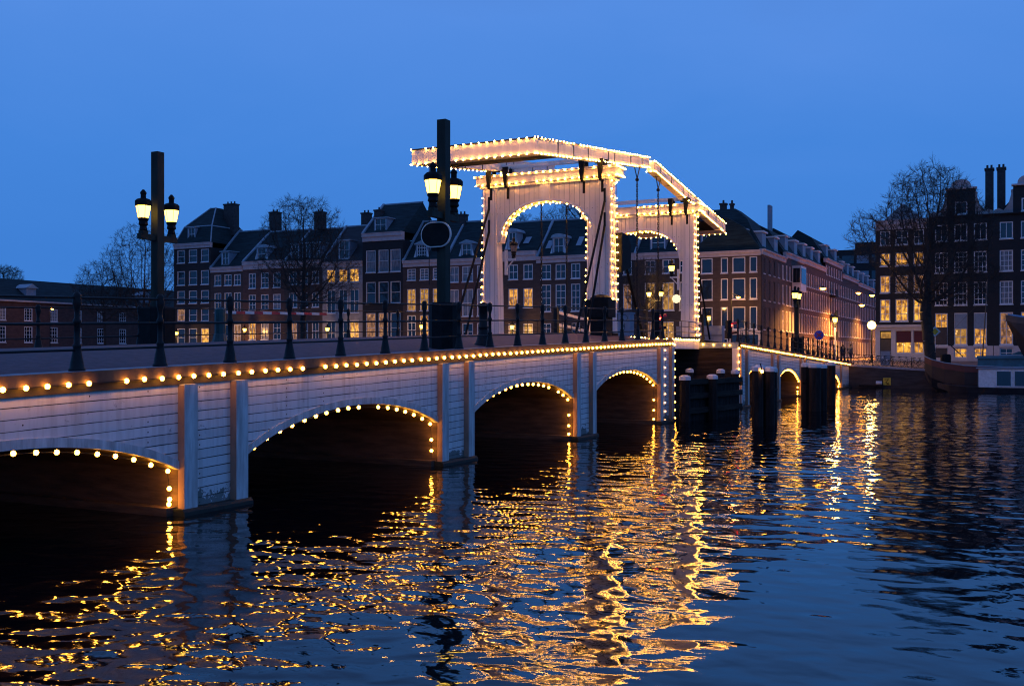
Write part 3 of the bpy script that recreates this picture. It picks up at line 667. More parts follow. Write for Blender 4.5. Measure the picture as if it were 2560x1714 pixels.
# dark gear on the far gate's near leg (black hood)
rt = empty('signal_hood', (-2.5, 1.2, 8.0), 'black hooded box fixed to the tall gate beside the opening', 'signal')
b = MB(); b.prism([(-.3, 7.1), (.9, 7.4), (1.0, 8.5), (.5, 8.95), (-.3, 9.0)], 'x', -2.95, -2.35); b.build('body', M['iron_matte'], rt)
b = MB(); b.tube((-2.6, .9, 7.5), (-2.6, 3.4, 4.1), .07, .07, 6); b.build('strut', M['iron_matte'], rt)
# cast iron bollard
rt = empty('iron_bollard', (-1.25, -16.4, 3.42), 'stout cast iron bollard with flared foot between the lamp mast and the tall gate', 'bollard')
b = MB(); b.lathe([(.34,0),(.34,.08),(.27,.14),(.2,.35),(.16,.55),(.15,.6),(.17,.62),(.17,.68),(.15,.7),(.15,1.3),(.18,1.32),(.18,1.4),(.14,1.45),(.04,1.5)], (-1.25, -16.4, 3.42), 12); b.build('body', M['iron'], rt, smooth=True)
# red signals with visors
def signal(lab, x, y, z):
    rt = empty('traffic_signal', (x, y, z), lab, 'traffic light', 'red stop signals at the lift opening')
    b = MB(); b.tube((x, y, z), (x, y, z+.5), .05, .05, 8); b.build('post', M['iron'], rt)
    b = MB(); b.box(x-.16, x+.16, y-.14, y+.1, z+.12, z+1.2); b.build('signal_head', M['iron_matte'], rt)
    for i, zz in enumerate((z+.95, z+.37)):
        b = MB(); b.lathe([(.11, 0), (.1, .06), (.06, .1), (.01, .12)], (0, 0, 0), 12)
        b.v = [(x+vx, y+.112+vz, zz+vy) for vx, vy, vz in b.v]; b.build('red_lens' if i == 0 else 'dark_lens', M['redlamp'] if i == 0 else M['glass'], rt)
        b = MB(); n = 9
        A = [(x+.14*math.cos(math.pi*k_/n), y+.1, zz+.14*math.sin(math.pi*k_/n)) for k_ in range(n+1)]; B = [(x+.14*math.cos(math.pi*k_/n), y+.48-.0*k_, zz+.05+.14*math.sin(math.pi*k_/n)) for k_ in range(n+1)]
        b.strip(A, B); b.build('visor', M['redpaint'] if i == 0 else M['iron_matte'], rt)  # upper visor is red: lens light reflected inside it, painted as colour
    rt.rotation_euler = (0, 0, R(-52)); return rt
signal('red stop signal in a black housing beside the near edge of the lift opening', -.75, .05, 3.95)
signal('red stop signal in a black housing at the start of the far approach', -.75, 13.3, 3.95)
# thin black boundary post by the far gate
rt = empty('barrier_post', (-2.0, 12.2, 3.9), 'thin black barrier post with two white boards by the far gate leg', 'barrier')
b = MB(); b.box(-2.06, -1.94, 12.14, 12.26, 3.9, 5.5); b.build('post', M['iron'], rt)
for z in (4.95, 4.35):
    b = MB(); b.prism([(-2.08, z-.08), (-2.08, z+.06), (-3.0, z+.28), (-3.0, z+.14)], 'y', 12.2, 12.24); b.build('board', M['paint'], rt)
# boom barrier along the back of the near approach
rt = empty('boom_barrier', (-11.2, -18.0, 3.4), 'red and white barrier boom lying level behind the road with a green pedestal', 'barrier')
b = MB(); b.lathe([(.42, 0), (.40, .1), (.26, .45), (.22, .6), (.2, .62), (.2, 1.5), (.1, 1.56)], (-11.2, -18.1, 3.3), 10); b.build('pedestal', M['green'], rt)
for i in range(12):
    y = -17.8+i*.5; b = MB(); b.box(-11.25, -11.15, y, y+.498, 4.66+.012*i, 4.76+.012*i); b.build('boom_section', M['redpaint'] if i % 2 else M['paint'], rt)
# white gate boards by the lift at the back
rt = empty('barrier_gate', (-11.0, 11.5, 4.0), 'two sloping white barrier boards on the far side of the opening', 'barrier')
for (z0, z1) in ((5.75, 5.45), (5.0, 4.7)):
    b = MB(); b.prism([(11.6, z0-.09), (15.8, z1-.09), (15.8, z1+.09), (11.6, z0+.09)], 'x', -11.1, -11.03); b.build('board', M['paint'], rt)
b = MB(); b.box(-11.2, -10.95, 11.3, 11.6, 3.8, 6.0); b.build('post', M['iron'], rt)
# grey planked hatch in the opening seen over the leaf rail
rt = empty('control_cabinet', (-9.0, 14.5, 4.0), 'long grey-violet steel control cabinet behind the far gate leg', 'utility cabinet')
b = MB(); b.box(-5.2, -2.2, 17.2, 17.8, 3.75, 4.95); b.build('body', M['bluegrey'], rt)
b = MB(); b.box(-5.2, -2.2, 17.18, 17.2, 4.32, 4.36); b.build('seam_strip', M['iron_matte'], rt)

# ------------------------------------------------------------------ piles, fenders, dolphins
def pile(rt, x, y, zt, r=.24, cap=True, z0=-1.2):
    b = MB(); b.lathe([(r*1.04, z0), (r, zt-.3), (r*.98, zt-.12)], (x, y, 0), 8); p = b.build('pile', M['tar'], rt)
    if cap:
        b = MB(); b.lathe([(r*1.1, zt-.17), (r*1.1, zt-.01), (r*.55, zt+.06)], (x, y, 0), 8); b.build('pile_cap', M['cap'], p)
rt = empty('timber_fender', (.9, 5, 0), 'dark timber guide fender with white capped piles beside the lift opening', 'fender')
for (x, y, z) in ((.67, .0, 2.12), (1.25, 2.6, 2.12)): pile(rt, x, y, z, .25)
for z in (1.72, 1.05, .35):
    b = MB(); b.prism([(.8, .1), (1.75, 6.6), (1.6, 6.62), (.65, .12)], 'z', z, z+.26); b.build('wale', M['tar2'], rt)
b = MB()
for i in range(16):
    t0 = i/16; t1 = (i+.93)/16; X0, Y0, X1, Y1 = .62+.95*t0, .15+6.4*t0, .62+.95*t1, .15+6.4*t1
    b.prism([(X0, Y0), (X1, Y1), (X1-.07, Y1+.01), (X0-.07, Y0+.01)], 'z', -1, 1.9)
b.build('fender_planking', M['tar'], rt)
rt = empty('timber_fender', (-.5, 8, 0), 'inner row of short white capped piles in front of the dark planked abutment', 'fender')
for (x, y, z) in ((-1.95, 9.4, 2.3), (.15, 8.2, 2.3), (1.0, 8.0, 2.28)): pile(rt, x, y, z, .21)
b = MB(); b.prism([(-2.4, 9.6), (1.4, 7.9), (1.4, 8.05), (-2.4, 9.75)], 'z', 1.5, 1.75); b.build('wale', M['tar2'], rt)
def dolphin(lab, pts, zt):
    rt = empty('mooring_dolphin', (pts[0][0], pts[0][1], 0), lab, 'mooring piles', 'timber dolphins in the canal')
    for i, (x, y, r) in enumerate(pts): pile(rt, x, y, zt-(.04*i), r, True)
    if len(pts) > 1:
        for z in (1.55,):
            b = MB(); x0, x1 = min(p[0] for p in pts)-.05, max(p[0] for p in pts)+.05; y0, y1 = min(p[1] for p in pts)-.05, max(p[1] for p in pts)+.05
            b.tube((x0, y0, z), (x1, y1, z), .05, .05, 6); b.build('tie_bolt', M['iron_matte'], rt)
    return rt
dolphin('cluster of four dark piles in the canal just right of the lift opening', [(4.30, -.65, .23), (4.38, -1.30, .24), (4.72, -.55, .25), (4.55, .75, .24)], 2.64)
dolphin('pair of thick dark piles in front of the small lit arch', [(3.91, 12.03, .22), (4.50, 11.75, .33), (4.66, 13.1, .25)], 2.62)
dolphin('lone dark pile standing right of the pile pair', [(4.12, 19.3, .27)], 2.62)
rt = empty('navigation_light', (4.55, -1.45, 2.3), 'small yellow lit lamp hanging between the dolphin piles by the opening', 'lamp')
b = MB(); b.lathe([(.01, -.09), (.06, -.05), (.07, 0), (.03, .06)], (4.62, -1.5, 2.42), 8); b.build('lamp_glass', M['bulb'], rt)
b = MB(); b.tube((4.62, -1.5, 2.48), (4.5, -1.3, 2.75), .03, .03, 6); b.build('bracket', M['iron'], rt)

# ------------------------------------------------------------------ houses
def wall_holes(b, orient, pl, u0, u1, z0, z1, holes, dep=.22):
    """orient 'y': plane y=pl facing -y, u = x ; orient 'x': plane x=pl facing +x, u = y"""
    T = (lambda u, d, z: (u, pl+d, z)) if orient == 'y' else (lambda u, d, z: (pl-d, u, z))
    us = sorted({u0, u1, *[h[0] for h in holes], *[h[1] for h in holes]}); zs = sorted({z0, z1, *[h[2] for h in holes], *[h[3] for h in holes]})
    us = [u for u in us if u0 <= u <= u1]; zs = [z for z in zs if z0 <= z <= z1]
    for i in range(len(us)-1):
        for j in range(len(zs)-1):
            um, zm = (us[i]+us[i+1])/2, (zs[j]+zs[j+1])/2
            if any(h[0] < um < h[1] and h[2] < zm < h[3] for h in holes): continue
            b.quad(T(us[i],0,zs[j]), T(us[i+1],0,zs[j]), T(us[i+1],0,zs[j+1]), T(us[i],0,zs[j+1]))
    for (a, c, e, f) in holes:
        for (p, q_) in (((a,e),(c,e)),((c,e),(c,f)),((c,f),(a,f)),((a,f),(a,e))):
            b.quad(T(p[0],0,p[1]), T(q_[0],0,q_[1]), T(q_[0],dep,q_[1]), T(p[0],dep,p[1]))
    return T
def tbox(b, T, u0, u1, d0, d1, z0, z1):
    P = [T(u0,d0,z0),T(u1,d0,z0),T(u1,d1,z0),T(u0,d1,z0),T(u0,d0,z1),T(u1,d0,z1),T(u1,d1,z1),T(u0,d1,z1)]
    for q_ in ((0,3,2,1),(4,5,6,7),(0,1,5,4),(1,2,6,5),(2,3,7,6),(3,0,4,7)): b.quad(*[P[i] for i in q_])
def window(root, T, a, c, e, f, m='glass', nx=2, nz=2, fw=.10, sill=True, blind=None):
    b = MB()
    for (u0, u1, z0, z1) in ((a, a+fw, e, f), (c-fw, c, e, f), (a+fw, c-fw, f-fw, f), (a+fw, c-fw, e, e+fw)): tbox(b, T, u0, u1, .04, .16, z0, z1)
    for i in range(1, nx): u = a+(c-a)*i/nx; tbox(b, T, u-.028, u+.028, .07, .135, e+fw, f-fw)
    for i in range(1, nz): z = e+(f-e)*i/nz; tbox(b, T, a+fw, c-fw, .065, .13, z-.03, z+.03)
    if sill: tbox(b, T, a-.05, c+.05, -.08, .04, e-.1, e)
    fr = b.build('window', M['frame'], root)
    b = MB(); b.quad(T(a+fw,.145,e+fw), T(c-fw,.145,e+fw), T(c-fw,.145,f-fw), T(a+fw,.145,f-fw)); b.build('pane', M[m], fr)
    return fr
GZ = 2.4
def house(lab, x0, x1, corn, cols, rows, brick, lits={}, roof=None, nz={}, pl=68.0, dep=9.0, bars=(2, 2), zc=None, extra_holes=(), gable=None, cmat='cornice', group='canal houses across the water', skiprows=()):
    root = empty('canal_house', ((x0+x1)/2, pl, GZ), lab, 'house', group)
    ct, cb = corn; holes = []
    for ri, (za, zb) in enumerate(rows):
        for ci, (a, c) in enumerate(cols):
            if (ri, ci) in skiprows: continue
            holes.append((a, c, za, zb, ri, ci))
    hs = [h[:4] for h in holes]+[tuple(h) for h in extra_holes]
    b = MB(); T = wall_holes(b, 'y', pl, x0, x1, GZ-.4, cb, hs)
    b.quad((x0,pl,GZ-.4),(x0,pl+dep,GZ-.4),(x0,pl+dep,cb),(x0,pl,cb)); b.quad((x1,pl,GZ-.4),(x1,pl+dep,GZ-.4),(x1,pl+dep,cb),(x1,pl,cb)); b.quad((x0,pl+dep,GZ-.4),(x1,pl+dep,GZ-.4),(x1,pl+dep,cb),(x0,pl+dep,cb))
    b.quad((x0,pl+.4,cb),(x1,pl+.4,cb),(x1,pl+dep,cb),(x0,pl+dep,cb)); b.quad((x0+.1,pl+.35,GZ-.3),(x1-.1,pl+.35,GZ-.3),(x1-.1,pl+.35,cb),(x0+.1,pl+.35,cb))
    b.build('wall', M[brick], root)
    b = MB(); h = ct-cb
    b.box(x0+.03, x1-.03, pl-.12, pl-.004, cb, cb+h*.55); b.box(x0+.03, x1-.03, pl-.3, pl-.004, cb+h*.55, ct-.07); b.box(x0+.02, x1-.02, pl-.38, pl+.4, ct-.07, ct)
    b.box(x0+.03, x1-.03, pl-.0035, pl+.4, cb, ct-.07)
    b.build('cornice', M[cmat], root)
    for (a, c, za, zb, ri, ci) in holes:
        m = lits.get((ri, ci), lits.get((ri, '*'), 'glass')); n_ = nz.get(ri, bars)
        window(root, T, a, c, za, zb, m, *n_)
    if roof: roof(root, x0, x1, ct, pl, dep)
    return root, T
def coping(root, x, pts, w_=.16):
    b = MB()
    P = [(y, z+.12) for y, z in pts]+[(y, z-.25) for y, z in reversed(pts)]
    b.prism(P, 'x', x-w_, x+w_); b.build('gable_coping', M['zinc'], root)
def chimney(root, x0, x1, y0, y1, z0, z1, pots=2):
    b = MB(); b.box(x0, x1, y0, y1, z0, z1-.25); b.box(x0-.08, x1+.08, y0-.08, y1+.08, z1-.25, z1-.05); ch = b.build('chimney', M['chim'], root)
    b = MB()
    for i in range(pots):
        x = x0+(x1-x0)*(i+.5)/pots; b.lathe([(.13, 0), (.11, .35), (.13, .38)], (x, (y0+y1)/2, z1-.05), 8)
    b.build('chimney_pot', M['chim'], ch)
def dormer(root, a, c, z0, z1, y, yb, m='glass', hood='flat', nb=(2, 2)):
    b = MB(); cx = (a+c)/2
    b.box(a-.12, a+.0, y-.02, yb, z0, z1); b.box(c, c+.12, y-.02, yb, z0, z1)
    b.quad((a,y+.2,z0),(c,y+.2,z0),(c,y+.2,z1),(a,y+.2,z1))
    d = b.build('dormer', M['bluegrey'], root)
    b = MB()
    if hood == 'flat': b.box(a-.3, c+.3, y-.2, yb+.3, z1, z1+.14)
    elif hood == 'tri': b.prism([(a-.35, z1), (c+.35, z1), (c+.3, z1+.12), (cx, z1+.5), (a-.3, z1+.12)], 'y', y-.15, yb+.6)
    else: b.prism([(a-.3, z1)]+[(cx-(c-a+.5)/2*math.cos(math.pi*i/8), z1+.08+.42*math.sin(math.pi*i/8)) for i in range(9)]+[(c+.3, z1)][::1], 'y', y-.15, yb+.5)
    b.build('dormer_hood', M['zinc'], d)
    if hood != 'flat':
        b = MB()
        for s, xx in ((-1, a-.12), (1, c+.12)): b.prism([(xx, z0), (xx+s*.35, z0), (xx+s*.22, z0+.35), (xx+s*.05, z0+.9), (xx, z0+1.1)], 'y', y-.05, y+.03)
        b.build('dormer_scroll', M['frame'], d)
    T = lambda u, dd, z: (u, y+dd, z)
    window(d, T, a, c, z0+.02, z1, m, nb[0], nb[1], .11, True)
def r_saddle(ridge_y, ridge_z, chim=None, dorm=None, cop=True, m='slate', skyl=None, ch=()):
    def f(root, x0, x1, z, pl, dep):
        yb = 2*ridge_y-pl
        b = MB(); b.prism([(pl+.05, z-.02), (yb, z-.02), (ridge_y, ridge_z)], 'x', x0+.03, x1-.03); b.build('roof', M[m], root)
        b = MB(); b.tube((x0, ridge_y, ridge_z+.02), (x1, ridge_y, ridge_z+.02), .13, .13, 6); b.build('ridge_cap', M['zinc'], root)
        if cop: coping(root, x0+.05, [(pl-.1, z+.05), (ridge_y, ridge_z+.1)])
        for dd in (dorm or ()): dormer(root, *dd[:4], pl+.5+.25*0, pl+2.2, *dd[4:])
        for c_ in ch: chimney(root, *c_)
        for (a, c_, z0, z1) in (skyl or ()):
            g_ = lambda zz: pl+.05+(ridge_y-pl-.05)*(zz-z)/(ridge_z-z)-.08
            b = MB(); b.quad((a, g_(z0)-.05, z0), (c_, g_(z0)-.05, z0), (c_, g_(z1)-.05, z1), (a, g_(z1)-.05, z1)); b.build('skylight', M['zinc'], root)
    return f
def r_mansard(y1, z1, y2, z2, hip=0., dorm=(), ch=(), m='slate', m2=None):
    def f(root, x0, x1, z, pl, dep):
        b = MB(); yb = pl+dep
        A = [(x0+.05,pl+.05,z),(x1-.05,pl+.05,z),(x1-.05,yb,z),(x0+.05,yb,z)]; i1 = (y1-pl)*.7*hip
        B = [(x0+.05+i1,y1,z1),(x1-.05-i1,y1,z1),(x1-.05-i1,yb-(y1-pl),z1),(x0+.05+i1,yb-(y1-pl),z1)]; i2 = (y2-pl)*.5*hip
        D = [(x0+.05+i1+i2,y2,z2),(x1-.05-i1-i2,y2,z2),(x1-.05-i1-i2,y2+1.5,z2),(x0+.05+i1+i2,y2+1.5,z2)]
        for P, Q in ((A, B), (B, D)):
            for i in range(4): j = (i+1) % 4; b.quad(P[i], P[j], Q[j], Q[i])
        b.quad(*D); b.build('roof', M[m], root)
        b = MB(); 
        for i in range(4): b.tube(B[i], B[(i+1) % 4], .1, .1, 5)
        b.tube(A[0], B[0], .1, .1, 5); b.tube(A[1], B[1], .1, .1, 5); b.tube(B[0], D[0], .1, .1, 5); b.tube(B[1], D[1], .1, .1, 5)
        b.build('roof_flashing', M['zinc'], root)
        for dd in dorm: dormer(root, *dd[:4], pl+.45, pl+1.9, *dd[4:])
        for c_ in ch: chimney(root, *c_)
    return f
house('narrow black brick corner house with hipped slate roof at the left end of the row', -99.1, -91.9, (19.5, 18.75), [(-98.44,-96.92),(-96.16,-94.54),(-93.79,-92.25)], [(4.2,6.9),(7.96,9.85),(10.6,12.49),(13.34,15.42),(16.64,18.55)][0:5], 'brick_dark',
      {(0,2):'litw',(0,0):'glass',(1,0):'lit3',(1,2):'glass'}, r_mansard(69.2, 22.1, 72.5, 25.3, 1., dorm=[(-96.7,-95.4,19.9,21.9,'glass','flat')], ch=[(-94.0,-92.0,73,74.2,21,25.9,3)], m='slate'), bars=(1, 2))
house('low brown house with a slanted dormer beside the black corner house', -91.9, -85.8, (15.75, 15.0), [(-91.2,-89.9),(-89.3,-87.95),(-87.5,-86.2)], [(4.0,7.4),(9.2,12.0),(13.05,14.63)], 'brick_brown',
      {(0,0):'lit3',(0,2):'lit3'}, r_saddle(74, 21.6, dorm=[(-90.2,-88.9,16.1,18.0,'glass','flat')], m='slate'), bars=(2, 2))
house('red brick house with dentilled cornice and scrolled dormer', -85.8, -78.3, (16.35, 15.2), [(-84.75,-83.46),(-82.53,-81.15),(-80.35,-78.98)], [(5.14,7.6),(9.4,11.58),(12.49,14.66)], 'brick_red',
      {(0,0):'lit',(0,1):'glass2',(1,2):'glass2'}, r_saddle(74, 21.25, dorm=[(-83.6,-82.0,16.45,18.3,'glass','round')], ch=[(-87.3,-85.9,75.5,76.7,20,24.6,2)]), bars=(2, 3))
house('brown house with a three-window attic storey behind the tall bare tree', -78.3, -71.7, (16.1, 15.1), [(-77.52,-76.07),(-75.51,-74.19),(-73.53,-72.3)], [(5.1,7.5),(9.6,11.66),(12.82,14.59)], 'brick_brown',
      {(0,0):'lit3'}, r_saddle(74, 21.15, dorm=[(-77.5,-76.2,16.3,18.5,'glass','flat'),(-75.5,-74.3,16.3,18.5,'glass','flat'),(-73.6,-72.5,16.3,18.5,'glass','flat')], ch=[(-76.6,-75.2,72.5,73.6,21,23.6,2)]), bars=(2, 2))
house('pale grey fronted house with three bright yellow windows behind the bare tree', -71.7, -65.05, (15.7, 14.95), [(-71.03,-69.53),(-68.99,-67.51),(-67.2,-65.63)], [(4.2,7.7),(8.7,11.9),(12.88,14.7)], 'stone_grey',
      {(2,'*'):'litw',(0,2):'lit',(0,0):'glass',(1,0):'glass'}, r_saddle(73.5, 21.2, dorm=[(-69.3,-67.6,16.1,18.6,'glass','flat')], ch=[(-69.5,-68.3,74,75,20.5,23.2,2),(-66.5,-65.6,74,75,20.5,22.6,1)], m='slate2'), bars=(2, 2))
house('tall black house with wide projecting cornice and a steep gabled roof', -65.05, -58.6, (19.3, 18.2), [(-64.5,-62.95),(-62.5,-60.9),(-60.6,-59.0)], [(4.6,8.6),(9.87,12.76),(14.03,17.01)], 'brick_black',
      {(0,0):'lit3',(0,1):'lit3',(2,'*'):'glass2'}, r_saddle(73, 23.8, dorm=[(-63.4,-61.6,19.6,21.3,'glass','flat')], cop=True, ch=[(-64.9,-63.9,70.5,71.5,20,22.9,1)]), bars=(1, 2))
house('brown house with two yellow first-floor windows left of the lamp mast', -58.6, -52.15, (15.4, 14.55), [(-57.96,-56.64),(-56.01,-54.68),(-54.05,-52.75)], [(4.3,8.2),(8.78,11.65),(12.79,14.29)], 'brick_brown',
      {(1,'*'):'lit2',(0,1):'lit',(0,2):'lit',(2,'*'):'glass2'}, r_saddle(73, 21.1, dorm=[(-56.8,-55.3,15.7,17.5,'glass','tri',(4, 4))]), bars=(2, 4))
house('reddish house with six tall white sash windows behind the gate stays', -52.15, -45.7, (15.3, 14.5), [(-51.57,-50.19),(-49.67,-48.07),(-47.51,-46.15)], [(4.9,7.07),(7.95,11.41),(12.35,14.34)], 'brick_red',
      {(0,0):'lit2',(1,'*'):'glass2',(2,'*'):'glass2'}, r_saddle(73, 20.7, dorm=[(-50.0,-48.6,15.6,17.3,'glass','tri')], ch=[(-52.9,-51.8,72.5,73.4,20,21.8,2)]), bars=(2, 2))
house('brown house with two orange lit windows framed by the tall gate', -45.7, -39.15, (15.9, 14.7), [(-45.2,-44.0),(-43.02,-41.7),(-40.95,-39.65)], [(5.3,6.9),(8.89,11.28),(12.41,14.28)], 'brick_brown',
      {(1,1):'lit',(1,2):'lit',(0,1):'lit2',(0,2):'lit2'}, r_saddle(73, 20.2, dorm=[(-43.3,-42.2,16.3,18.4,'glass','round')], skyl=[(-41.6,-40.8,17.0,17.9)]), bars=(2, 2))
house('brown house with a bell shaped dormer and dark many-paned windows under the tall gate', -39.15, -32.2, (15.1, 14.3), [(-38.55,-37.17),(-36.57,-35.2),(-34.5,-33.3)], [(5.6,6.9),(8.32,11.65),(12.29,14.12)], 'brick_brown',
      {(0,1):'lit2'}, r_saddle(73, 20.15, dorm=[(-37.1,-35.7,15.3,17.4,'glass','round')], skyl=[(-38.4,-37.7,16.2,17.3),(-34.4,-33.7,16.4,17.6)]), bars=(2, 2), nz={1:(2, 4)})
house('dark house with yellow rooms behind the leg of the tall gate', -32.2, -26.3, (15.0, 14.2), [(-31.6,-30.3),(-29.7,-28.4),(-27.8,-26.7)], [(4.6,7.0),(8.38,11.4),(12.5,14.1)], 'brick_dark',
      {(1,2):'lit3'}, r_saddle(73, 20.1), bars=(2, 2))
house('brown house with two tall lit windows and a dormer framed by the far gate', -26.3, -18.75, (14.95, 14.2), [(-25.1,-23.8),(-22.95,-21.5),(-20.9,-19.7)], [(4.4,6.9),(8.2,11.45),(12.5,14.1)], 'brick_brown',
      {(1,0):'lit2',(1,1):'lit2',(0,1):'lit2',(0,0):'lit3'}, r_saddle(73, 20.2, dorm=[(-24.5,-22.8,15.3,17.0,'glass','flat')]), bars=(2, 2))
def r_corner(root, x0, x1, z, pl, dep):
    b = MB(); A = [(x0,pl+.05,z),(x1-.05,pl+.05,z),(x1-.05,pl+10,z),(x0,pl+10,z)]; B = [(x0,pl+2.6,18.6),(x1-2.2,pl+2.6,18.6),(x1-2.2,pl+8,18.6),(x0,pl+8,18.6)]
    D = [(x0+.3,pl+4.2,20.1),(x1-4.0,pl+4.2,20.1),(x1-4.0,pl+7,20.1),(x0+.3,pl+7,20.1)]
    for P, Q in ((A, B), (B, D)):
        for i in range(4): j = (i+1) % 4; b.quad(P[i], P[j], Q[j], Q[i])
    b.quad(*D); b.build('roof', M['slate'], root)
    for (a, c) in ((-14.9, -13.4), (-18.4, -17.3)): dormer(root, a, c, 15.2, 17.1, pl+.5, pl+2.2, 'glass', 'flat', (2, 1))
    chimney(root, -17.5, -16.8, pl+5, pl+5.6, 19.8, 21.0, 1); chimney(root, -16.3, -15.9, pl+5, pl+5.4, 19.8, 20.9, 1)
r_, T_ = house('brown corner house with wide picture windows where the side street starts', -18.75, -11.46, (14.75, 14.15), [(-18.33,-16.99),(-16.04,-15.23),(-14.72,-13.25),(-12.78,-11.92)], [(2.6,4.9),(5.9,8.45),(9.28,11.66),(12.3,14.03)], 'brick_brown',
      {(0,0):'lit3'}, r_corner, bars=(1, 1), nz={}, skiprows=((0,2),(0,3)))
b = MB(); b.box(-15.1, -11.36, 67.86, 67.99, 5.3, 5.75); b.box(-15.1, -14.75, 67.9, 67.99, 2.4, 5.3); b.box(-11.8, -11.4, 67.9, 67.99, 2.4, 5.3); b.box(-14.75, -11.8, 67.93, 67.99, 2.4, 2.9); b.build('shop_front', M['pink'], r_)
b = MB(); b.box(-14.7, -11.85, 67.94, 67.995, 2.9, 5.3); b.build('shop_window', M['glass'], r_)

# side street, east fronts facing +x
def street_house(lab, y0, y1, zc, brick, nwin, ww, rows, roofz, cm='cornice', lits={}, dorms=2, balcony=False, x=-11.42, depth=8):
    root = empty('street_house', (x, (y0+y1)/2, GZ), lab, 'house', 'terrace houses down the side street')
    ws = [(y0+(y1-y0)*(i+.5)/nwin-ww/2, y0+(y1-y0)*(i+.5)/nwin+ww/2) for i in range(nwin)]
    holes = [(a, c, e, f) for (e, f) in rows for (a, c) in ws]
    b = MB(); T = wall_holes(b, 'x', x, y0, y1, GZ-.4, zc-.6, holes)
    b.quad((x-.35,y0,GZ-.3),(x-.35,y1,GZ-.3),(x-.35,y1,zc-.6),(x-.35,y0,zc-.6))
    b.quad((x,y1,GZ-.4),(x-depth,y1,GZ-.4),(x-depth,y1,zc-.6),(x,y1,zc-.6)); b.quad((x-depth,y0,GZ),(x-depth,y1,GZ),(x-depth,y1,zc),(x-depth,y0,zc))
    b.build('wall', M[brick], root)
    b = MB(); tbox(b, T, y0+.02, y1-.02, -.35, .3, zc-.14, zc); tbox(b, T, y0+.03, y1-.03, -.14, .3, zc-.6, zc-.14); b.build('cornice', M[cm], root)
    for i, (e, f) in enumerate(rows):
        for j, (a, c) in enumerate(ws): window(root, T, a, c, e, f, lits.get((i, j), 'glass' if (i+j) % 3 else 'glass2'), 2 if ww > .9 else 1, 2, .13)
    b = MB(); b.prism([(x-.1, zc-.02), (x-2.0, roofz-1.2), (x-4, roofz), (x-depth, zc)], 'y', y0+.04, y1-.04); b.build('roof', M['slate'], root)
    for i in range(dorms):
        yc = y0+(y1-y0)*(i+.5)/dorms; b = MB(); b.box(x-2.4, x-.45, yc-.95, yc+.95, zc+.05, zc+2.1); d = b.build('dormer', M['bluegrey'], root)
        b = MB(); b.box(x-2.6, x-.25, yc-1.15, yc+1.15, zc+2.1, zc+2.28); b.build('dormer_hood', M['frame'], d)
        T2 = lambda u, dd, z, x_=x: (x_-.42-dd, u, z); window(d, T2, yc-.75, yc+.75, zc+.3, zc+1.95, 'glass', 2, 1, .1)
    return root, T
RW = [(2.7,5.2),(5.9,8.4),(9.1,11.6),(12.2,14.0)]
street_house('brown flank of the corner house at the mouth of the side street', 68.02, 80.5, 14.85, 'brick_brown', 5, .95, [(5.9,8.4),(9.2,11.5),(12.2,13.9)], 18.6, dorms=2)
sr, T = street_house('brown terrace house with a glazed white bay above the side street', 80.5, 92, 15.6, 'brick_brown', 6, .95, RW, 19.5, dorms=2)
b = MB(); tbox(b, T, 84.5, 88.0, -1.1, -.02, 11.0, 14.2); bay = b.build('bay_window', M['frame'], sr)
b = MB(); tbox(b, T, 84.45, 84.499, -1.0, -.15, 12.1, 13.9); tbox(b, T, 84.7, 87.8, -1.14, -1.1, 12.0, 13.9); b.build('bay_glass', M['glass'], bay)
street_house('red terrace house with rows of slim windows lit orange by street lamps', 92, 108.5, 15.7, 'brick_red', 10, .85, RW, 20, dorms=3)
sr, T = street_house('dark terrace house with balconies and a tall ridge in the side street', 108.5, 124, 17.2, 'brick_red', 7, 1.0, RW+[(14.8,16.2)], 21.5, dorms=2)
for zz in (8.7, 5.5, 11.8):
    b = MB(); tbox(b, T, 112.0, 114.4, -.9, -.02, zz-.15, zz+.05); tbox(b, T, 112.0, 114.4, -.9, -.86, zz+.05, zz+.95); b.build('balcony', M['iron_matte'], sr)
street_house('terrace house with a pale projecting shop cornice deep in the side street', 124, 141, 15.9, 'brick_brown', 9, .9, RW, 20.5, dorms=3)
street_house('violet-brown terrace house far down the side street', 141, 160, 15.6, 'brick_red', 9, .9, RW, 19.5, dorms=3)
street_house('last terrace house at the end of the side street', 160, 190, 15.4, 'brick_brown', 12, .9, RW, 19, dorms=3)
ch = empty('chimney_stack', (-15, 93, 19), 'grey flue stack with four pipes on the roof behind the corner house', 'chimney')
b = MB()
for i in range(4): b.tube((-15.2, 88.5+i*.42, 18.0), (-15.2, 88.5+i*.42, 22.6), .19, .19, 8, True)
b.build('pipe_row', M['bluegrey'], ch)
# modern block closing the view
mb_ = empty('apartment_block', (-25, 225, GZ), 'flat roofed modern apartment block at the far end of the side street', 'building')
b = MB(); b.box(-60, -5, 225, 240, GZ-.4, 29.5); b.box(-24, -5, 224.9, 240, 29.5, 31.2); b.build('wall', M['brick_dark'], mb_)
for zz in (8, 11.5, 15, 18.5, 22, 26):
    for i in range(14):
        xx = -56+i*3.6; m = 'lit' if (i*7+int(zz)*3) % 9 == 0 else 'bluegrey' if (i+int(zz)) % 2 else 'glass'
        b = MB(); b.box(xx, xx+2.9, 224.9, 224.97, zz, zz+2.0); b.build('window', M[m], mb_)

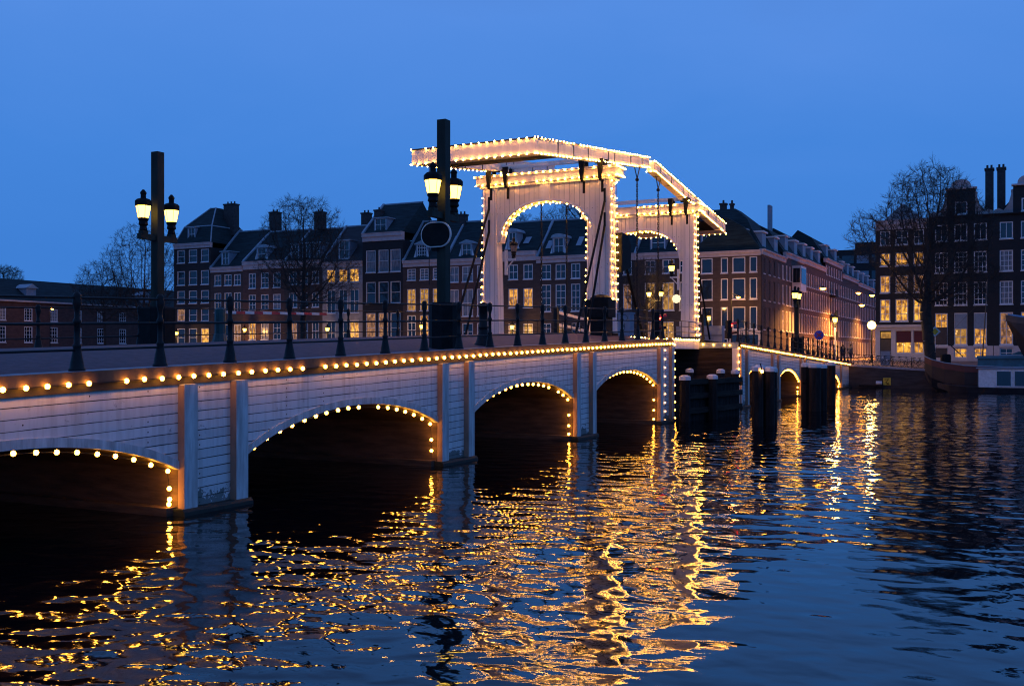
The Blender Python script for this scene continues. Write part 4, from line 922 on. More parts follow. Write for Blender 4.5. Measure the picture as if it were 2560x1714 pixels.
# right-hand houses
def r_flatgable(root, x0, x1, z, pl, dep):
    b = MB(); b.prism([(x0+.5, z), (x1-.4, z), ((x0+x1)/2, z+1.9)], 'y', pl+1.2, pl+dep); b.build('roof', M['zinc'], root)
r1, T = house('dark corner house with cream shop front and warm lit windows behind the big tree', .62, 5.9, (17.2, 16.2), [(1.08,2.1),(2.62,3.88),(4.39,5.42)], [(6.59,8.9),(9.59,11.39),(12.41,13.78),(14.6,16.1)], 'brick_dark',
      {(0,'*'):'litw',(1,0):'lit',(1,1):'lit3',(1,2):'lit3',(2,0):'litw',(2,1):'lit',(2,2):'lit'}, r_flatgable, bars=(2, 2), nz={0:(2,3)}, extra_holes=[(1.1,2.2,2.42,5.5),(2.65,4.2,3.2,5.6),(4.4,5.4,3.2,5.6)], group='canal houses across the water')
b = MB()
tbox(b, T, .58, 5.95, -.42, -.01, 5.95, 6.2); tbox(b, T, .62, 5.9, -.16, -.01, 5.6, 5.95)
for (a, c, e, f) in ((.62,1.1,2.4,5.6),(2.2,2.65,2.4,5.6),(4.2,4.4,2.4,5.6),(5.4,5.9,2.4,5.6),(2.65,4.2,2.4,3.2),(4.4,5.4,2.4,3.2)): tbox(b, T, a, c, -.1, -.01, e, f)
sf = b.build('shop_front', M['pink'], r1)
b = MB(); tbox(b, T, 1.1, 2.2, .1, .16, 2.42, 4.7); b.build('door', M['door'], sf)
b = MB(); tbox(b, T, 1.15, 2.15, .1, .14, 4.8, 5.45); b.build('fanlight', M['lit2'], sf)
for (a, c) in ((2.65, 4.2), (4.4, 5.4)):
    w_ = window(sf, T, a, c, 3.2, 5.6, 'litw' if a < 3 else 'lit', 2, 2, .1)
    b = MB(); tbox(b, T, a+.06, c-.06, -.04, .03, 4.35, 5.55); b.build('blind', M['blind'], w_)
def neck(root, x0, x1, pl, z0, zt, cxr, lab=None):
    c0, c1 = cxr; b = MB(); holes = [(c0+.75, c1-.75, 17.45, 18.75)]
    T = wall_holes(b, 'y', pl, c0, c1, z0, zt, holes); b.quad((c0,pl,z0),(c0,pl+2,z0),(c0,pl+2,zt),(c0,pl,zt)); b.quad((c1,pl,z0),(c1,pl+2,z0),(c1,pl+2,zt),(c1,pl,zt)); b.quad((c0,pl+.3,z0),(c1,pl+.3,z0),(c1,pl+.3,zt),(c0,pl+.3,zt))
    nk = b.build('neck_gable', M['brick_black'], root); window(nk, T, *holes[0], 'glass', 1, 1, .12)
    b = MB(); cx = (c0+c1)/2; b.box(c0-.15, c1+.15, pl-.3, pl+.5, zt, zt+.16)
    b.prism([(cx-.95*math.cos(math.pi*i/10), zt+.16+.85*math.sin(math.pi*i/10)**.8) for i in range(11)], 'y', pl-.15, pl+.3)
    b.build('pediment', M['cornice'], nk)
    b = MB()
    for s, c in ((-1, c0), (1, c1)):
        xe = x0+.05 if s < 0 else x1-.05; W_ = xe-c; P = [(c, z0+.02), (xe, z0+.02), (xe, z0+.35), (c+W_*.75, z0+.55), (c+W_*.5, z0+.3), (c+W_*.25, z0+.9), (c+W_*.1, z0+1.9), (c+W_*.12, z0+2.3), (c, z0+2.4)]
        b.prism(P if s > 0 else P[::-1], 'y', pl-.08, pl+.2)
    b.build('claw_scroll', M['stone_grey'], nk)
def twin(lab, x0, x1, cols, ck, lits, chx):
    rt, T = house(lab, x0, x1, (17.3, 17.1), cols, [(2.75,3.75),(4.08,7.35),(8.16,10.5),(11.5,13.6),(14.75,16.45)], 'brick_black', lits, None, bars=(2, 2), nz={1:(2,4),2:(3,4),3:(3,4),4:(2,1)}, cmat='brick_black', extra_holes=[])
    b = MB(); tbox(b, T, x0+.03, x1-.03, -.12, -.004, GZ-.3, 2.74); tbox(b, T, x0+.03, x1-.03, -.12, -.004, 3.76, 3.98)
    last = x0+.03
    for (a, c) in cols: tbox(b, T, last, a, -.12, -.004, 2.74, 3.76); last = c
    tbox(b, T, last, x1-.03, -.12, -.004, 2.74, 3.76); b.build('plinth', M['stone_pink'], rt)
    neck(rt, x0, x1, 68., 17.3, 20.0, ck)
    b = MB(); b.prism([(x0+.2, 17.2), (x1-.2, 17.2), ((x0+x1)/2, 20.4)], 'y', 69, 77); b.build('roof', M['slate'], rt)
    for (a, c) in chx: chimney(rt, a, c, 74, 75, 17.5, 23.0, 2)
    return rt, T
t1, T = twin('black neck-gabled twin house with a dark door and golden room behind white scrolls', 5.9, 11.96, [(6.48,7.69),(8.31,9.54),(10.15,11.36)], (7.62, 10.3), {(1,1):'lit2',(1,2):'lit',(0,1):'litw',(0,2):'lit',(1,0):'lit'}, [(11.0, 11.8)])
b = MB(); tbox(b, T, 6.55, 7.62, -.06, .14, 2.75, 5.9); b.build('door', M['door'], t1)
for a, c in ((8.36, 9.5), (10.2, 11.3)):
    b = MB(); tbox(b, T, a, c, .02, .06, 5.75, 7.25); b.build('blind', M['bluegrey'], t1)
twin('black neck-gabled twin house at the right picture edge with small-paned windows', 11.96, 18.0, [(12.53,13.74),(14.45,15.6),(16.2,17.35)], (13.75, 16.4), {(1,0):'lit3',(1,1):'lit2',(0,0):'glass',(0,1):'lit3',(2,0):'glass2',(3,0):'glass2'}, [(12.15, 12.95)])
house('black brick house beyond the twin gables, cut by the right picture edge', 18.0, 26.0, (18, 17.2), [(18.8,20.0),(21.2,22.4),(23.6,24.8)], [(4.1,7.3),(8.1,10.4),(11.4,13.5)], 'brick_dark', {(0,0):'lit'}, r_saddle(73, 22))

# long low building on the left
lb = empty('long_low_building', (-125, 85, GZ), 'long low brick building with one big slate roof and small dormers at the left', 'building')
holes = []; X = -125.
for i in range(10):
    y = 58.6+i*4.7
    holes += [(y-.75, y+.75, 4.9, 7.4), (y-.75, y+.75, 8.3, 10.3)]
b = MB(); T = wall_holes(b, 'x', X, 54.6, 112, GZ-.4, 11.2, holes); b.quad((X-.4,54.6,GZ),(X-.4,112,GZ),(X-.4,112,11.2),(X-.4,54.6,11.2)); b.quad((X,54.6,GZ-.4),(X-14,54.6,GZ-.4),(X-14,54.6,11.2),(X,54.6,11.2)); b.build('wall', M['brick_red'], lb)
for i, h in enumerate(holes): window(lb, T, *h, 'glass2' if i % 4 == 1 else 'glass', 3, 4, .12)
b = MB(); tbox(b, T, 54.5, 112.2, -.45, .2, 11.2, 11.45); b.build('gutter', M['cornice'], lb)
b = MB(); b.prism([(X+.3, 11.44), (X-5.5, 15.1), (X-12, 11.44)], 'y', 54.4, 112.2); b.build('roof', M['slate'], lb)
for yc in (64.5, 88, 104):
    b = MB(); b.box(X-2.8, X-.9, yc-.9, yc+.9, 12.0, 13.5); d = b.build('dormer', M['bluegrey'], lb)
    b = MB(); b.prism([(yc-1.2, 13.5), (yc+1.2, 13.5), (yc, 14.2)], 'x', X-3.6, X-.6); b.build('dormer_hood', M['zinc'], d)
    T2 = lambda u, dd, z: (X-.88-dd, u, z); window(d, T2, yc-.7, yc+.7, 12.1, 13.4, 'glass', 2, 1, .12)

# ------------------------------------------------------------------ trees
import numpy as np
def tree(lab, base, H, crown, seed, tr=.35, leaf=0, npts=900, step=.42, lean=(0, 0), leafcol='bud', fork=None, kind='bare_tree'):
    """crown = list of (dx, dy, z above base, horizontal radius, vertical radius); branches grow towards points scattered in it"""
    rg = np.random.RandomState(seed); rnd = random.Random(seed); rt = empty(kind, base, lab, 'tree', 'bare trees round the canal')
    npts = int(npts*2.0); A = []; tot = sum(c[3]**2*c[4] for c in crown)
    for (dx, dy, zc, rh, rv) in crown:
        n = int(npts*rh*rh*rv/tot); v = rg.normal(size=(n, 3)); v /= np.linalg.norm(v, axis=1)[:, None]; v *= (rg.uniform(.12, 1, n)**.45)[:, None]
        A.append(v*np.array([rh, rh, rv])+np.array([dx, dy, zc]))
    A = np.concatenate(A); A = A[A[:, 2] < H*1.02]; twn = 5
    zlow = A[:, 2].min(); ht = fork or max(1.5, zlow-.3)
    P = [np.zeros(3)]; par = [-1]; n0 = int(ht/step)
    for k_ in range(1, n0+1):
        t = k_/n0; P.append(np.array([lean[0]*t+rnd.uniform(-.04, .04), lean[1]*t, ht*t])); par.append(len(P)-2)
    ntr = len(P); alive = np.ones(len(A), bool); kill = step*1.15
    for it in range(110):
        Pn = np.array(P); Aa = A[alive]
        if len(Aa) == 0: break
        d = np.linalg.norm(Aa[:, None, :]-Pn[None, max(0, ntr-3):, :], axis=2); near = d.argmin(1)+max(0, ntr-3); dm = d.min(1)
        new = {}
        for q_, a, dd in zip(near, Aa, dm): new.setdefault(int(q_), []).append((a-Pn[q_])/max(dd, 1e-6))
        cnt = 0
        for q_, ds in new.items():
            v = np.sum(ds, axis=0)+rg.normal(size=3)*.25+np.array([0, 0, .12*len(ds)]); nv = np.linalg.norm(v)
            if nv < .15: continue
            w_ = P[q_]+v/nv*step
            if any(np.linalg.norm(P[c]-w_) < step*.35 for c in range(len(P)) if par[c] == q_) if len(P) < 400 else False: continue
            P.append(w_); par.append(q_); cnt += 1
        Pn = np.array(P); Ai = np.where(alive)[0]
        d = np.linalg.norm(A[Ai][:, None, :]-Pn[None, -max(cnt, 1):, :], axis=2).min(1); alive[Ai[d < kill]] = False
        if cnt == 0 or len(P) > 7000: break
    n = len(P); ch = [[] for _ in range(n)]
    for c in range(1, n): ch[par[c]].append(c)
    r = np.zeros(n)
    for c in range(n-1, -1, -1): r[c] = .013 if not ch[c] else (sum(r[k_]**2.1 for k_ in ch[c]))**(1/2.1)
    r = np.maximum(.010, r*1.0); r = r*(1+(tr/r[1]-1)*np.clip((r-.012)/(r[1]-.012), 0, 1))
    o = np.array(base); Tm, Cn, Lf = MB(), MB(), MB()
    for c in range(1, n):
        a, b_ = P[par[c]]+o, P[c]+o
        if c < ntr: Tm.tube(a, b_, float(r[par[c]])*(1.35 if c == 1 else 1), float(r[c]), 9)
        else: Cn.tube(a, b_, float(min(r[par[c]], r[c]*1.5)), float(r[c]), 3 if r[c] < .05 else 6)
    for c in range(ntr, n):
        if r[c] > .04: continue
        for k_ in range(5 if not ch[c] else 3):
            v = Vector(P[c]-P[par[c]]).normalized()+Vector((rnd.uniform(-1, 1), rnd.uniform(-1, 1), rnd.uniform(-.6, .9)))*.75; e = Vector(P[c]+o)+v.normalized()*rnd.uniform(.3, .8)
            Cn.tube(Vector(P[c]+o), e, .011, .008, 3); e2 = e+Vector((rnd.uniform(-1, 1), rnd.uniform(-1, 1), rnd.uniform(-.5, 1)))*.3; Cn.tube(Vector(P[c]+o).lerp(e, .5), e2, .0075, .006, 3)
            for q_ in range(leaf):
                w_ = Vector(P[c]+o).lerp(e, rnd.random())+Vector((rnd.gauss(0, .09), rnd.gauss(0, .09), rnd.gauss(0, .09)))
                a = Vector((rnd.uniform(-1, 1), rnd.uniform(-1, 1), rnd.uniform(-1, 1)))*.045; b_ = Vector((rnd.uniform(-1, 1), rnd.uniform(-1, 1), rnd.uniform(-1, 1)))*.045; Lf.poly([tuple(w_-a), tuple(w_+b_), tuple(w_+a)])
    Tm.build('trunk', M['bark'], rt, smooth=True); c = Cn.build('crown', M['twig'], rt)
    if leaf: Lf.build('buds', M[leafcol], c)
    return rt
tree('tall bare tree on the far quay in front of the pale lit house', (-66.0, 56.5, 2.2), 20.5, [(0,0,15.8,5.4,5),(2.5,0,11,5.2,4.5),(-2,0,12,4.5,3.5)], 11, .36, 1, 1500, .40, fork=6.5)
tree('big bare tree leaning on the quay before the corner house with the shop front', (7.1, 55.1, 1.8), 19.0, [(-.2,0,14.2,4.4,4.6),(-4.6,0,12.2,3.0,2.8),(2.2,0,12.5,3.4,3.8),(1,0,8.4,5.0,2.8)], 5, .50, 1, 2300, .36, (-.5, .2), fork=5.2)
tree('wide bare tree at the end of the left row behind the back lamp mast', (-105, 68, 2.4), 21.0, [(0,0,14,6.6,6.6),(-2,0,9,6,3.5)], 21, .32, 1, 1000, .42, fork=3.5)
tree('smaller hazy bare tree left of the wide one above the long roof', (-113.5, 68, 2.4), 16.0, [(0,0,10.5,4.8,5)], 23, .22, 1, 600, .42, fork=3)
tree('bare tree rising behind the roofs between the oval board and the tall gate', (-56, 95, 2.4), 24, [(0,0,18.5,4.6,4.5)], 31, .35, 1, 700, .45, fork=12)
tree('bare tree behind the roof seen through the arch of the tall gate', (-46.5, 92, 2.4), 23.0, [(0,0,18,4.6,4.5)], 33, .35, 1, 700, .45, fork=12)
tree('second bare tree behind the roof seen through the arch, on the right', (-39, 94, 2.4), 22.0, [(0,0,17.5,4.4,4.5)], 35, .35, 1, 700, .45, fork=12)
tree('bare tree top showing above the balance beam', (-50, 108, 2.4), 30.0, [(0,0,26,4,4)], 37, .35, 1, 500, .45, fork=18)
tree('round dark tree top above the long roof at the left picture edge', (-158, 84, 2.4), 17.8, [(0,0,15.2,3.4,2.2)], 41, .3, 10, 500, .4, fork=11)
tree('dark tree between the tall gate and the far gate on the quay', (-21.5, 58, 2.3), 11.0, [(0,0,8,2.6,3)], 43, .26, 2, 500, .36, fork=3)

# ------------------------------------------------------------------ street lamps on the far side
def point(rt, off, e, col=(1, .55, .16), r=.12):
    ld = bpy.data.lights.new('lamp_light', 'POINT'); ld.energy = e; ld.color = col; ld.shadow_soft_size = r
    lo = bpy.data.objects.new('lamp_light', ld); C.objects.link(lo); lo.parent = rt; lo.location = off
def hang(lab, x, y, z, x2=None):
    rt = empty('hanging_lamp', (x, y, z), lab, 'street lamp', 'orange lamps hung over the side street')
    b = MB(); b.lathe([(.05, .2), (.3, .08), (.42, .0)], (x, y, z+.05), 10); b.build('lamp_shade', M['iron_matte'], rt)
    b = MB(); b.lathe([(.02, -.2), (.25, -.12), (.36, 0), (.3, .05)], (x, y, z), 10); b.build('lamp_glass', M['lamp_o'], rt)
    b = MB(); b.tube((-11.4, y, z+.8), (x, y, z+.25), .015, .015, 3); b.tube((x, y, z+.25), (.7, y, z+.8), .015, .015, 3); b.build('span_wire', M['iron'], rt)
    ld = bpy.data.lights.new('lamp_light', 'SPOT'); ld.energy = 15000; ld.color = (1, .38, .06); ld.shadow_soft_size = .3; ld.spot_size = R(150); ld.spot_blend = .7
    lo = bpy.data.objects.new('lamp_light', ld); C.objects.link(lo); lo.parent = rt; lo.location = (0, 0, -.45)
hang('orange lamp hung nearest over the side street', -7.2, 82, 11.1)
hang('orange lamp hung second over the side street', -7.0, 110, 12.0)
hang('orange lamp hung farthest over the side street', -5.3, 111.5, 11.7)
hang('dim orange lamp hung deep over the side street', -7.0, 140, 11.7)
hang('orange lamp hung low past the white lantern post', -4.6, 96, 9.6)
hang('orange lamp hung over the far end of the side street', -6.0, 165, 11.2)
def pole_lamp(lab, x, y, zb, zl, style='lantern', col='post', e=120, mpost='iron', n=1):
    rt = empty('street_lamp', (x, y, zb), lab, 'street lamp', 'street lamps on the quay')
    b = MB(); b.lathe([(.16, 0), (.13, .3), (.07, .6), (.055, zl-zb-.4)], (x, y, zb), 8); b.build('lamp_post', M[mpost], rt)
    if style == 'lantern':
        if n == 1: lantern(rt, (x, y, zl), True, 1.15)
        else:
            b = MB(); b.box(x-.75, x+.75, y-.05, y+.05, zl-.5, zl-.4); b.build('cross_arm', M['iron'], rt)
            for s in (-1, 1): lantern(rt, (x+s*.65, y, zl), True, 1.1)
    elif style == 'globe':
        b = MB(); b.lathe([(.03*1, -.42), (.3, -.3), (.42, 0), (.3, .3), (.03, .42)], (x, y, zl), 12); b.build('globe', M['globe'], rt, smooth=True)
    else:
        b = MB(); b.tube((x, y, zl+.35), (x+.7, y-.2, zl+.25), .035, .035, 5); b.lathe([(.04, .25), (.2, .12), (.24, .02)], (x+.8, y-.25, zl), 8); b.build('lamp_arm', M['iron'], rt)
        b = MB(); b.lathe([(.02, -.18), (.17, -.1), (.22, 0)], (x+.8, y-.25, zl), 8); b.build('lamp_glass', M['lamp_o'], rt)
    point(rt, (0, -.6, zl-zb), e*1.7, (1, .50, .13) if style != 'arm' else (1, .44, .10), .25)
    return rt
pole_lamp('white post with a bright lantern by the end of the bridge railing', -1.9, 58.0, 2.3, 6.25, e=350, mpost='frame')
pole_lamp('bright white globe lamp in front of the cream shop front', 1.45, 58.6, 2.3, 5.95, 'globe', e=260)
pole_lamp('twin lantern post seen through the far gate', -19.4, 54.9, 2.3, 9.1, n=2, e=250)
pole_lamp('orange arm lamp before the brown corner house', -13.9, 64.5, 2.4, 9.35, 'arm', e=260)
pole_lamp('orange arm lamp before the long low building at the left', -118.5, 62.0, 2.4, 10.0, 'arm', e=70)
pole_lamp('small yellow lantern low in front of the black corner house', -96.6, 66.0, 2.4, 5.9, e=150)
pole_lamp('yellow lantern before the red brick house', -84.0, 66.3, 2.4, 6.3, e=200)
pole_lamp('yellow lantern before the pale grey house', -69.0, 65.5, 2.4, 6.2, e=160)
pole_lamp('yellow lantern before the lit house left of the mast', -54.5, 66.0, 2.4, 6.4, e=200)
pole_lamp('yellow lantern before the orange windows under the tall gate', -41.5, 66.0, 2.4, 6.2, e=200)
pole_lamp('lantern behind the barrier in the opening', -15.2, 60.0, 2.3, 6.7, e=150)
rt = empty('globe_lamp', (-20.9, 66.9, 9.4), 'large pale globe lamp in front of the lit window inside the far gate', 'lamp')
b = MB(); b.lathe([(.03, -.5), (.36, -.36), (.5, 0), (.36, .36), (.03, .5)], (-20.9, 66.9, 9.45), 16); b.build('globe', emis('pale_globe', (1, .72, .38), 1.6), rt, smooth=True)
b = MB(); b.tube((-20.9, 66.9, 9.9), (-20.9, 67.95, 10.6), .03, .03, 5); b.build('bracket', M['iron'], rt)

# ------------------------------------------------------------------ signs
rt = empty('round_sign', (-.7, 42.5, 2.8), 'round blue traffic sign above the sloping railing', 'traffic sign')
b = MB(); b.lathe([(.02, 0), (.39, .0), (.39, .03)], (0, 0, 0), 20); b.v = [(-.7+vx, 42.5-vz, 4.75+vy) for vx, vy, vz in b.v]; b.build('disc', M['bluepaint'], rt)
b = MB(); b.prism([(-.95, 4.6), (-.88, 4.53), (-.45, 4.9), (-.52, 4.97)], 'y', 42.45, 42.46); b.prism([(-.95, 4.9), (-.88, 4.97), (-.45, 4.6), (-.52, 4.53)], 'y', 42.44, 42.448); b.build('red_cross', M['redpaint'], rt)
b = MB(); b.tube((-.7, 42.56, 2.8), (-.7, 42.56, 5.1), .03, .03, 6); b.build('post', M['iron'], rt)
rt = empty('diamond_sign', (7.3, 57, 2), 'yellow and white diamond priority sign right of the big tree', 'traffic sign')
b = MB(); b.prism([(7.3, 4.75), (7.8, 5.25), (7.3, 5.75), (6.8, 5.25)], 'y', 57, 57.03); b.build('border', M['frame'], rt)
b = MB(); b.prism([(7.3, 4.93), (7.62, 5.25), (7.3, 5.57), (6.98, 5.25)], 'y', 56.98, 56.995); b.build('panel', M['yellow'], rt)
b = MB(); b.tube((7.3, 57.06, 1.9), (7.3, 57.06, 4.8), .03, .03, 6); b.build('post', M['frame'], rt)
rt = empty('canal_sign', (3.4, 53.85, .2), 'square yellow board with a black zigzag mark on the quay wall', 'sign')
b = MB(); b.box(3.08, 3.74, 53.84, 53.9, .28, .94); b.build('board', M['yellow'], rt)
b = MB(); P = [(3.2, .78), (3.56, .82), (3.3, .5), (3.62, .42), (3.4, .36)]
for p, q_ in zip(P, P[1:]): b.tube((p[0], 53.82, p[1]), (q_[0], 53.82, q_[1]), .035, .035, 4)
b.build('zigzag_mark', M['iron_matte'], rt)

# ------------------------------------------------------------------ quay clutter: railing, bikes, boxes, person, cars
rt = empty('quay_railing', (0, 54.35, 2.2), 'thin dark railing along the quay edge right of the bridge', 'railing')
px = [.4, 2.1, 3.8, 5.5]
for x in px:
    b = MB(); b.tube((x, 54.3, gz(x, 54.3)), (x, 54.3, gz(x, 54.3)+1.05), .035, .03, 6); b.build('post', M['iron'], rt)
for h in (1.0, .55):
    b = MB(); b.tube((.4, 54.3, gz(.4, 54.3)+h), (5.5, 54.3, gz(5.5, 54.3)+h), .018, .018, 5); b.build('rail', M['iron'], rt)
def bike_proto():
    rt = empty('bicycle', (0, 0, 0), 'parked bicycle', 'bicycle')
    for x in (-.53, .53):
        b = MB(); n = 16
        for i in range(n):
            a, c = 2*math.pi*i/n, 2*math.pi*(i+1)/n; b.tube((x+.33*math.cos(a), 0, .34+.33*math.sin(a)), (x+.33*math.cos(c), 0, .34+.33*math.sin(c)), .018, .018, 4)
        w_ = b.build('wheel', M['rubber'], rt); b = MB()
        for i in range(8): a = math.pi*2*i/8; b.tube((x, 0, .34), (x+.32*math.cos(a), 0, .34+.32*math.sin(a)), .003, .003, 3)
        b.build('spokes', M['chrome'], w_)
    b = MB()
    for p, q_ in (((-.53,0,.34),(-.08,0,.3)),((-.08,0,.3),(-.2,0,.85)),((-.53,0,.34),(-.17,0,.75)),((-.08,0,.3),(.38,0,.8)),((-.18,0,.76),(.38,0,.82)),((.38,0,.95),(.53,0,.34))): b.tube(p, q_, .017, .017, 5)
    b.build('bicycle_frame', M['iron'], rt)
    b = MB(); b.prism([(-.34, -.07), (-.34, .07), (-.05, .02), (-.05, -.02)], 'z', .9, .95); b.tube((-.2, 0, .85), (-.2, 0, .9), .014, .014, 5); b.build('saddle', M['iron_matte'], rt)
    b = MB(); b.tube((.38, 0, .95), (.36, 0, 1.08), .014, .014, 5); b.tube((.36, -.28, 1.08), (.36, .28, 1.08), .013, .013, 5); b.tube((.36, -.28, 1.08), (.22, -.3, 1.06), .015, .015, 5); b.tube((.36, .28, 1.08), (.22, .3, 1.06), .015, .015, 5); b.build('handlebar', M['chrome'], rt)
    return rt
bp = bike_proto(); rnd = random.Random(9)
BS_ = [(x, 55.0+rnd.uniform(-.1, .2), rnd.uniform(-.5, .5)) for x in (.9, 1.5, 2.0, 2.7, 3.3, 4.0, 4.6, 5.2, 5.8, 6.3)]+[(-.85, y, R(90)+rnd.uniform(-.25, .25)) for y in (16.5, 18.6, 36.6, 38.0, 39.6, 41.3, 43.1, 44.4, 46.0, 47.6, 49.2, 50.9)]
BL = ['at the bridge end of the quay railing', 'second from the bridge on the quay', 'third from the bridge on the quay', 'left of the grey box on the quay', 'in front of the grey box on the quay', 'right of the grey box on the quay', 'second right of the grey box',
      'third right of the grey box', 'leaning left of the big tree', 'right against the big tree trunk', 'just past the far stop signal', 'between the far stop signal and the lamp mast', 'beside the base of the far lamp mast', 'second past the far lamp mast', 'third past the far lamp mast', 'left of the round blue sign', 'under the round blue sign',
      'just right of the blue sign', 'third right of the blue sign', 'fourth right of the blue sign', 'before the lantern on the white post', 'last before the person in the dark coat']
for i, (x, y, a) in enumerate(BS_):
    o = bp if i == 0 else copy_tree(bp); z = gz(x, y) if y > 54.2 else lz(y)+.17
    o.location = (x, y, z); o.rotation_euler = (rnd.uniform(-.08, .08), 0, a); o['label'] = 'dark parked bicycle '+BL[i]; o['group'] = 'parked bicycles'
rt = empty('electricity_box', (3.0, 56.5, 2.1), 'pale grey electricity box with torn stickers among the quay bicycles', 'utility box')
b = MB(); b.box(2.55, 3.4, 56.3, 56.7, 2.0, 3.35); b.build('body', M['bluegrey'], rt)
b = MB(); b.box(2.5, 3.45, 56.25, 56.75, 3.35, 3.42); b.build('lid', M['bluegrey'], rt)
b = MB(); b.box(2.66, 2.83, 56.28, 56.298, 2.75, 2.95); b.box(3.02, 3.22, 56.28, 56.298, 2.5, 2.68); b.build('sticker', M['cap'], rt)

def person(lab, x, y, z, face, coat='cloth'):
    rt = empty('person', (x, y, z), lab, 'person')
    V = [(0,0,.95),(0,0,1.2),(0,0,1.42),(0,0,1.52),(0,.01,1.66),(.1,0,.9),(.12,.03,.48),(.12,0,.08),(.12,.12,.04),(-.1,0,.9),(-.12,-.03,.48),(-.12,-.06,.08),(-.12,.06,.04),(.19,0,1.4),(.25,.03,1.12),(.22,.2,.95),(-.19,0,1.4),(-.25,.03,1.12),(-.22,.2,.95)]
    E_ = [(0,1),(1,2),(2,3),(3,4),(0,5),(5,6),(6,7),(7,8),(0,9),(9,10),(10,11),(11,12),(2,13),(13,14),(14,15),(2,16),(16,17),(17,18)]
    rad = [.15,.14,.15,.055,.1,.1,.065,.05,.04,.1,.065,.05,.04,.06,.045,.035,.06,.045,.035]
    me = bpy.data.meshes.new('body'); me.from_pydata(V, E_, []); o = bpy.data.objects.new('body', me); C.objects.link(o); o.parent = rt
    md = o.modifiers.new('skin', 'SKIN'); sd = me.skin_vertices[0].data
    for i, r in enumerate(rad): sd[i].radius = (r, r)
    sd[0].use_root = True
    o.modifiers.new('sub', 'SUBSURF').levels = 1
    me.materials.append(M['jeans'])
    b = MB(); b.lathe([(.21, .82), (.2, 1.0), (.18, 1.15), (.2, 1.35), (.15, 1.47), (.07, 1.52)], (x, y, z), 10); b.build('coat', M[coat], rt, smooth=True)
    b = MB(); b.lathe([(.04, 1.54), (.075, 1.58), (.09, 1.66), (.08, 1.73), (.04, 1.78)], (x, y+.0, z), 10); h = b.build('head', M['skin'], rt, smooth=True)
    b = MB(); b.lathe([(.098, 1.66), (.095, 1.74), (.06, 1.8), (.01, 1.82)], (x, y, z), 10); b.build('hair', M['iron_matte'], h, smooth=True)
    rt.rotation_euler = (0, 0, face); return rt
person('person in a dark coat standing beside the bicycles at the end of the bridge', -1.0, 56.9, 2.25, R(160))
person('second person in dark clothes standing just behind the first one', -.35, 57.6, 2.3, R(120), 'jeans')

def car(lab, x, y, z, rot, m):
    rt = empty('parked_car', (0, 0, 0), lab, 'car', 'cars parked on the far quay')
    b = MB(); P = [(-2.0,.28),(-2.05,.7),(-1.85,.85),(-1.5,.92),(-.95,1.38),(.5,1.42),(1.05,.95),(1.85,.82),(2.05,.6),(2.02,.28)]; b.prism(P, 'y', -.82, .82); b.build('body', M[m], rt)
    b = MB(); b.prism([(-1.35,.93),(-.9,1.32),(.45,1.35),(.9,.95)], 'y', -.835, .835); b.build('side_glass', M['glass'], rt)
    for xx in (-1.25, 1.25):
        for s in (-1, 1):
            b = MB(); b.lathe([(.3, 0), (.32, .1), (.3, .2)], (0, 0, 0), 14); b.v = [(xx+vx, s*.74+(vz-.1), .31+vy) for vx, vy, vz in b.v]; b.build('wheel', M['rubber'], rt)
    rt.location = (x, y, z); rt.rotation_euler = (0, 0, rot)
for i, (x, m, t) in enumerate(((-90, 'cardark', 'dark car parked before the low brown house'), (-78, 'cardark', 'dark car parked before the attic house by the tree'), (-60, 'carpaint', 'silver car parked before the tall black house'), (-47, 'cardark', 'dark car parked before the house with white sashes'), (-41.5, 'carpaint', 'silver car parked below the orange windows'), (-36, 'cardark', 'dark car parked below the bell dormer house'), (-24, 'carpaint', 'silver car parked near the far gate'), (-17, 'carpaint', 'silver car parked by the corner house'))):
    car(t, x, 63.5, 2.45, R(180 if i % 2 else 0), m)

# ------------------------------------------------------------------ boats
def hull(name_, rt, st, m, n=None):
    """st: list of (x, halfwidth, z_deck, z_keel, ycentre)"""
    b = MB(); rings = []
    for (x, hw, zd, zk, yc) in st:
        ring = []
        for t in (-1, -.9, -.6, 0, .6, .9, 1):
            z = zd if abs(t) == 1 else (zd*.35+zk*.65 if abs(t) == .9 else zk+.1 if abs(t) == .6 else zk); w_ = hw*(1 if abs(t) == 1 else .93 if abs(t) == .9 else .55 if abs(t) == .6 else 0)
            ring.append((x, yc+w_*(1 if t > 0 else -1), z))
        rings.append(ring)
    for A, B in zip(rings, rings[1:]): b.strip(A, B)
    for A, B in zip(rings, rings[1:]): b.quad(A[0], B[0], B[-1], A[-1])
    b.poly(rings[0]); b.poly(rings[-1])
    return b.build(name_, m, rt, smooth=False)
rt = empty('houseboat', (16, 47.5, 0), 'low white houseboat with large dark windows at the right picture edge', 'houseboat')
hull('hull', rt, [(8.2,.15,.72,.1,47.5),(9.2,1.0,.55,-.3,47.5),(10.6,1.7,.45,-.5,47.5),(13,2.0,.42,-.5,47.5),(22,2.0,.42,-.5,47.5),(24,1.4,.5,-.3,47.5)], M['hull_black'])
b = MB(); b.box(11.45, 22, 45.9, 49.1, .42, 1.95); b.build('cabin', M['cap'], rt)
b = MB(); b.box(11.25, 22.2, 45.75, 49.3, 1.95, 2.03); b.build('cabin_roof', M['bluegrey'], rt)
b = MB(); b.box(11.38, 11.448, 46.2, 48.8, .5, 1.85); b.build('end_wall', M['bluegrey'], rt)
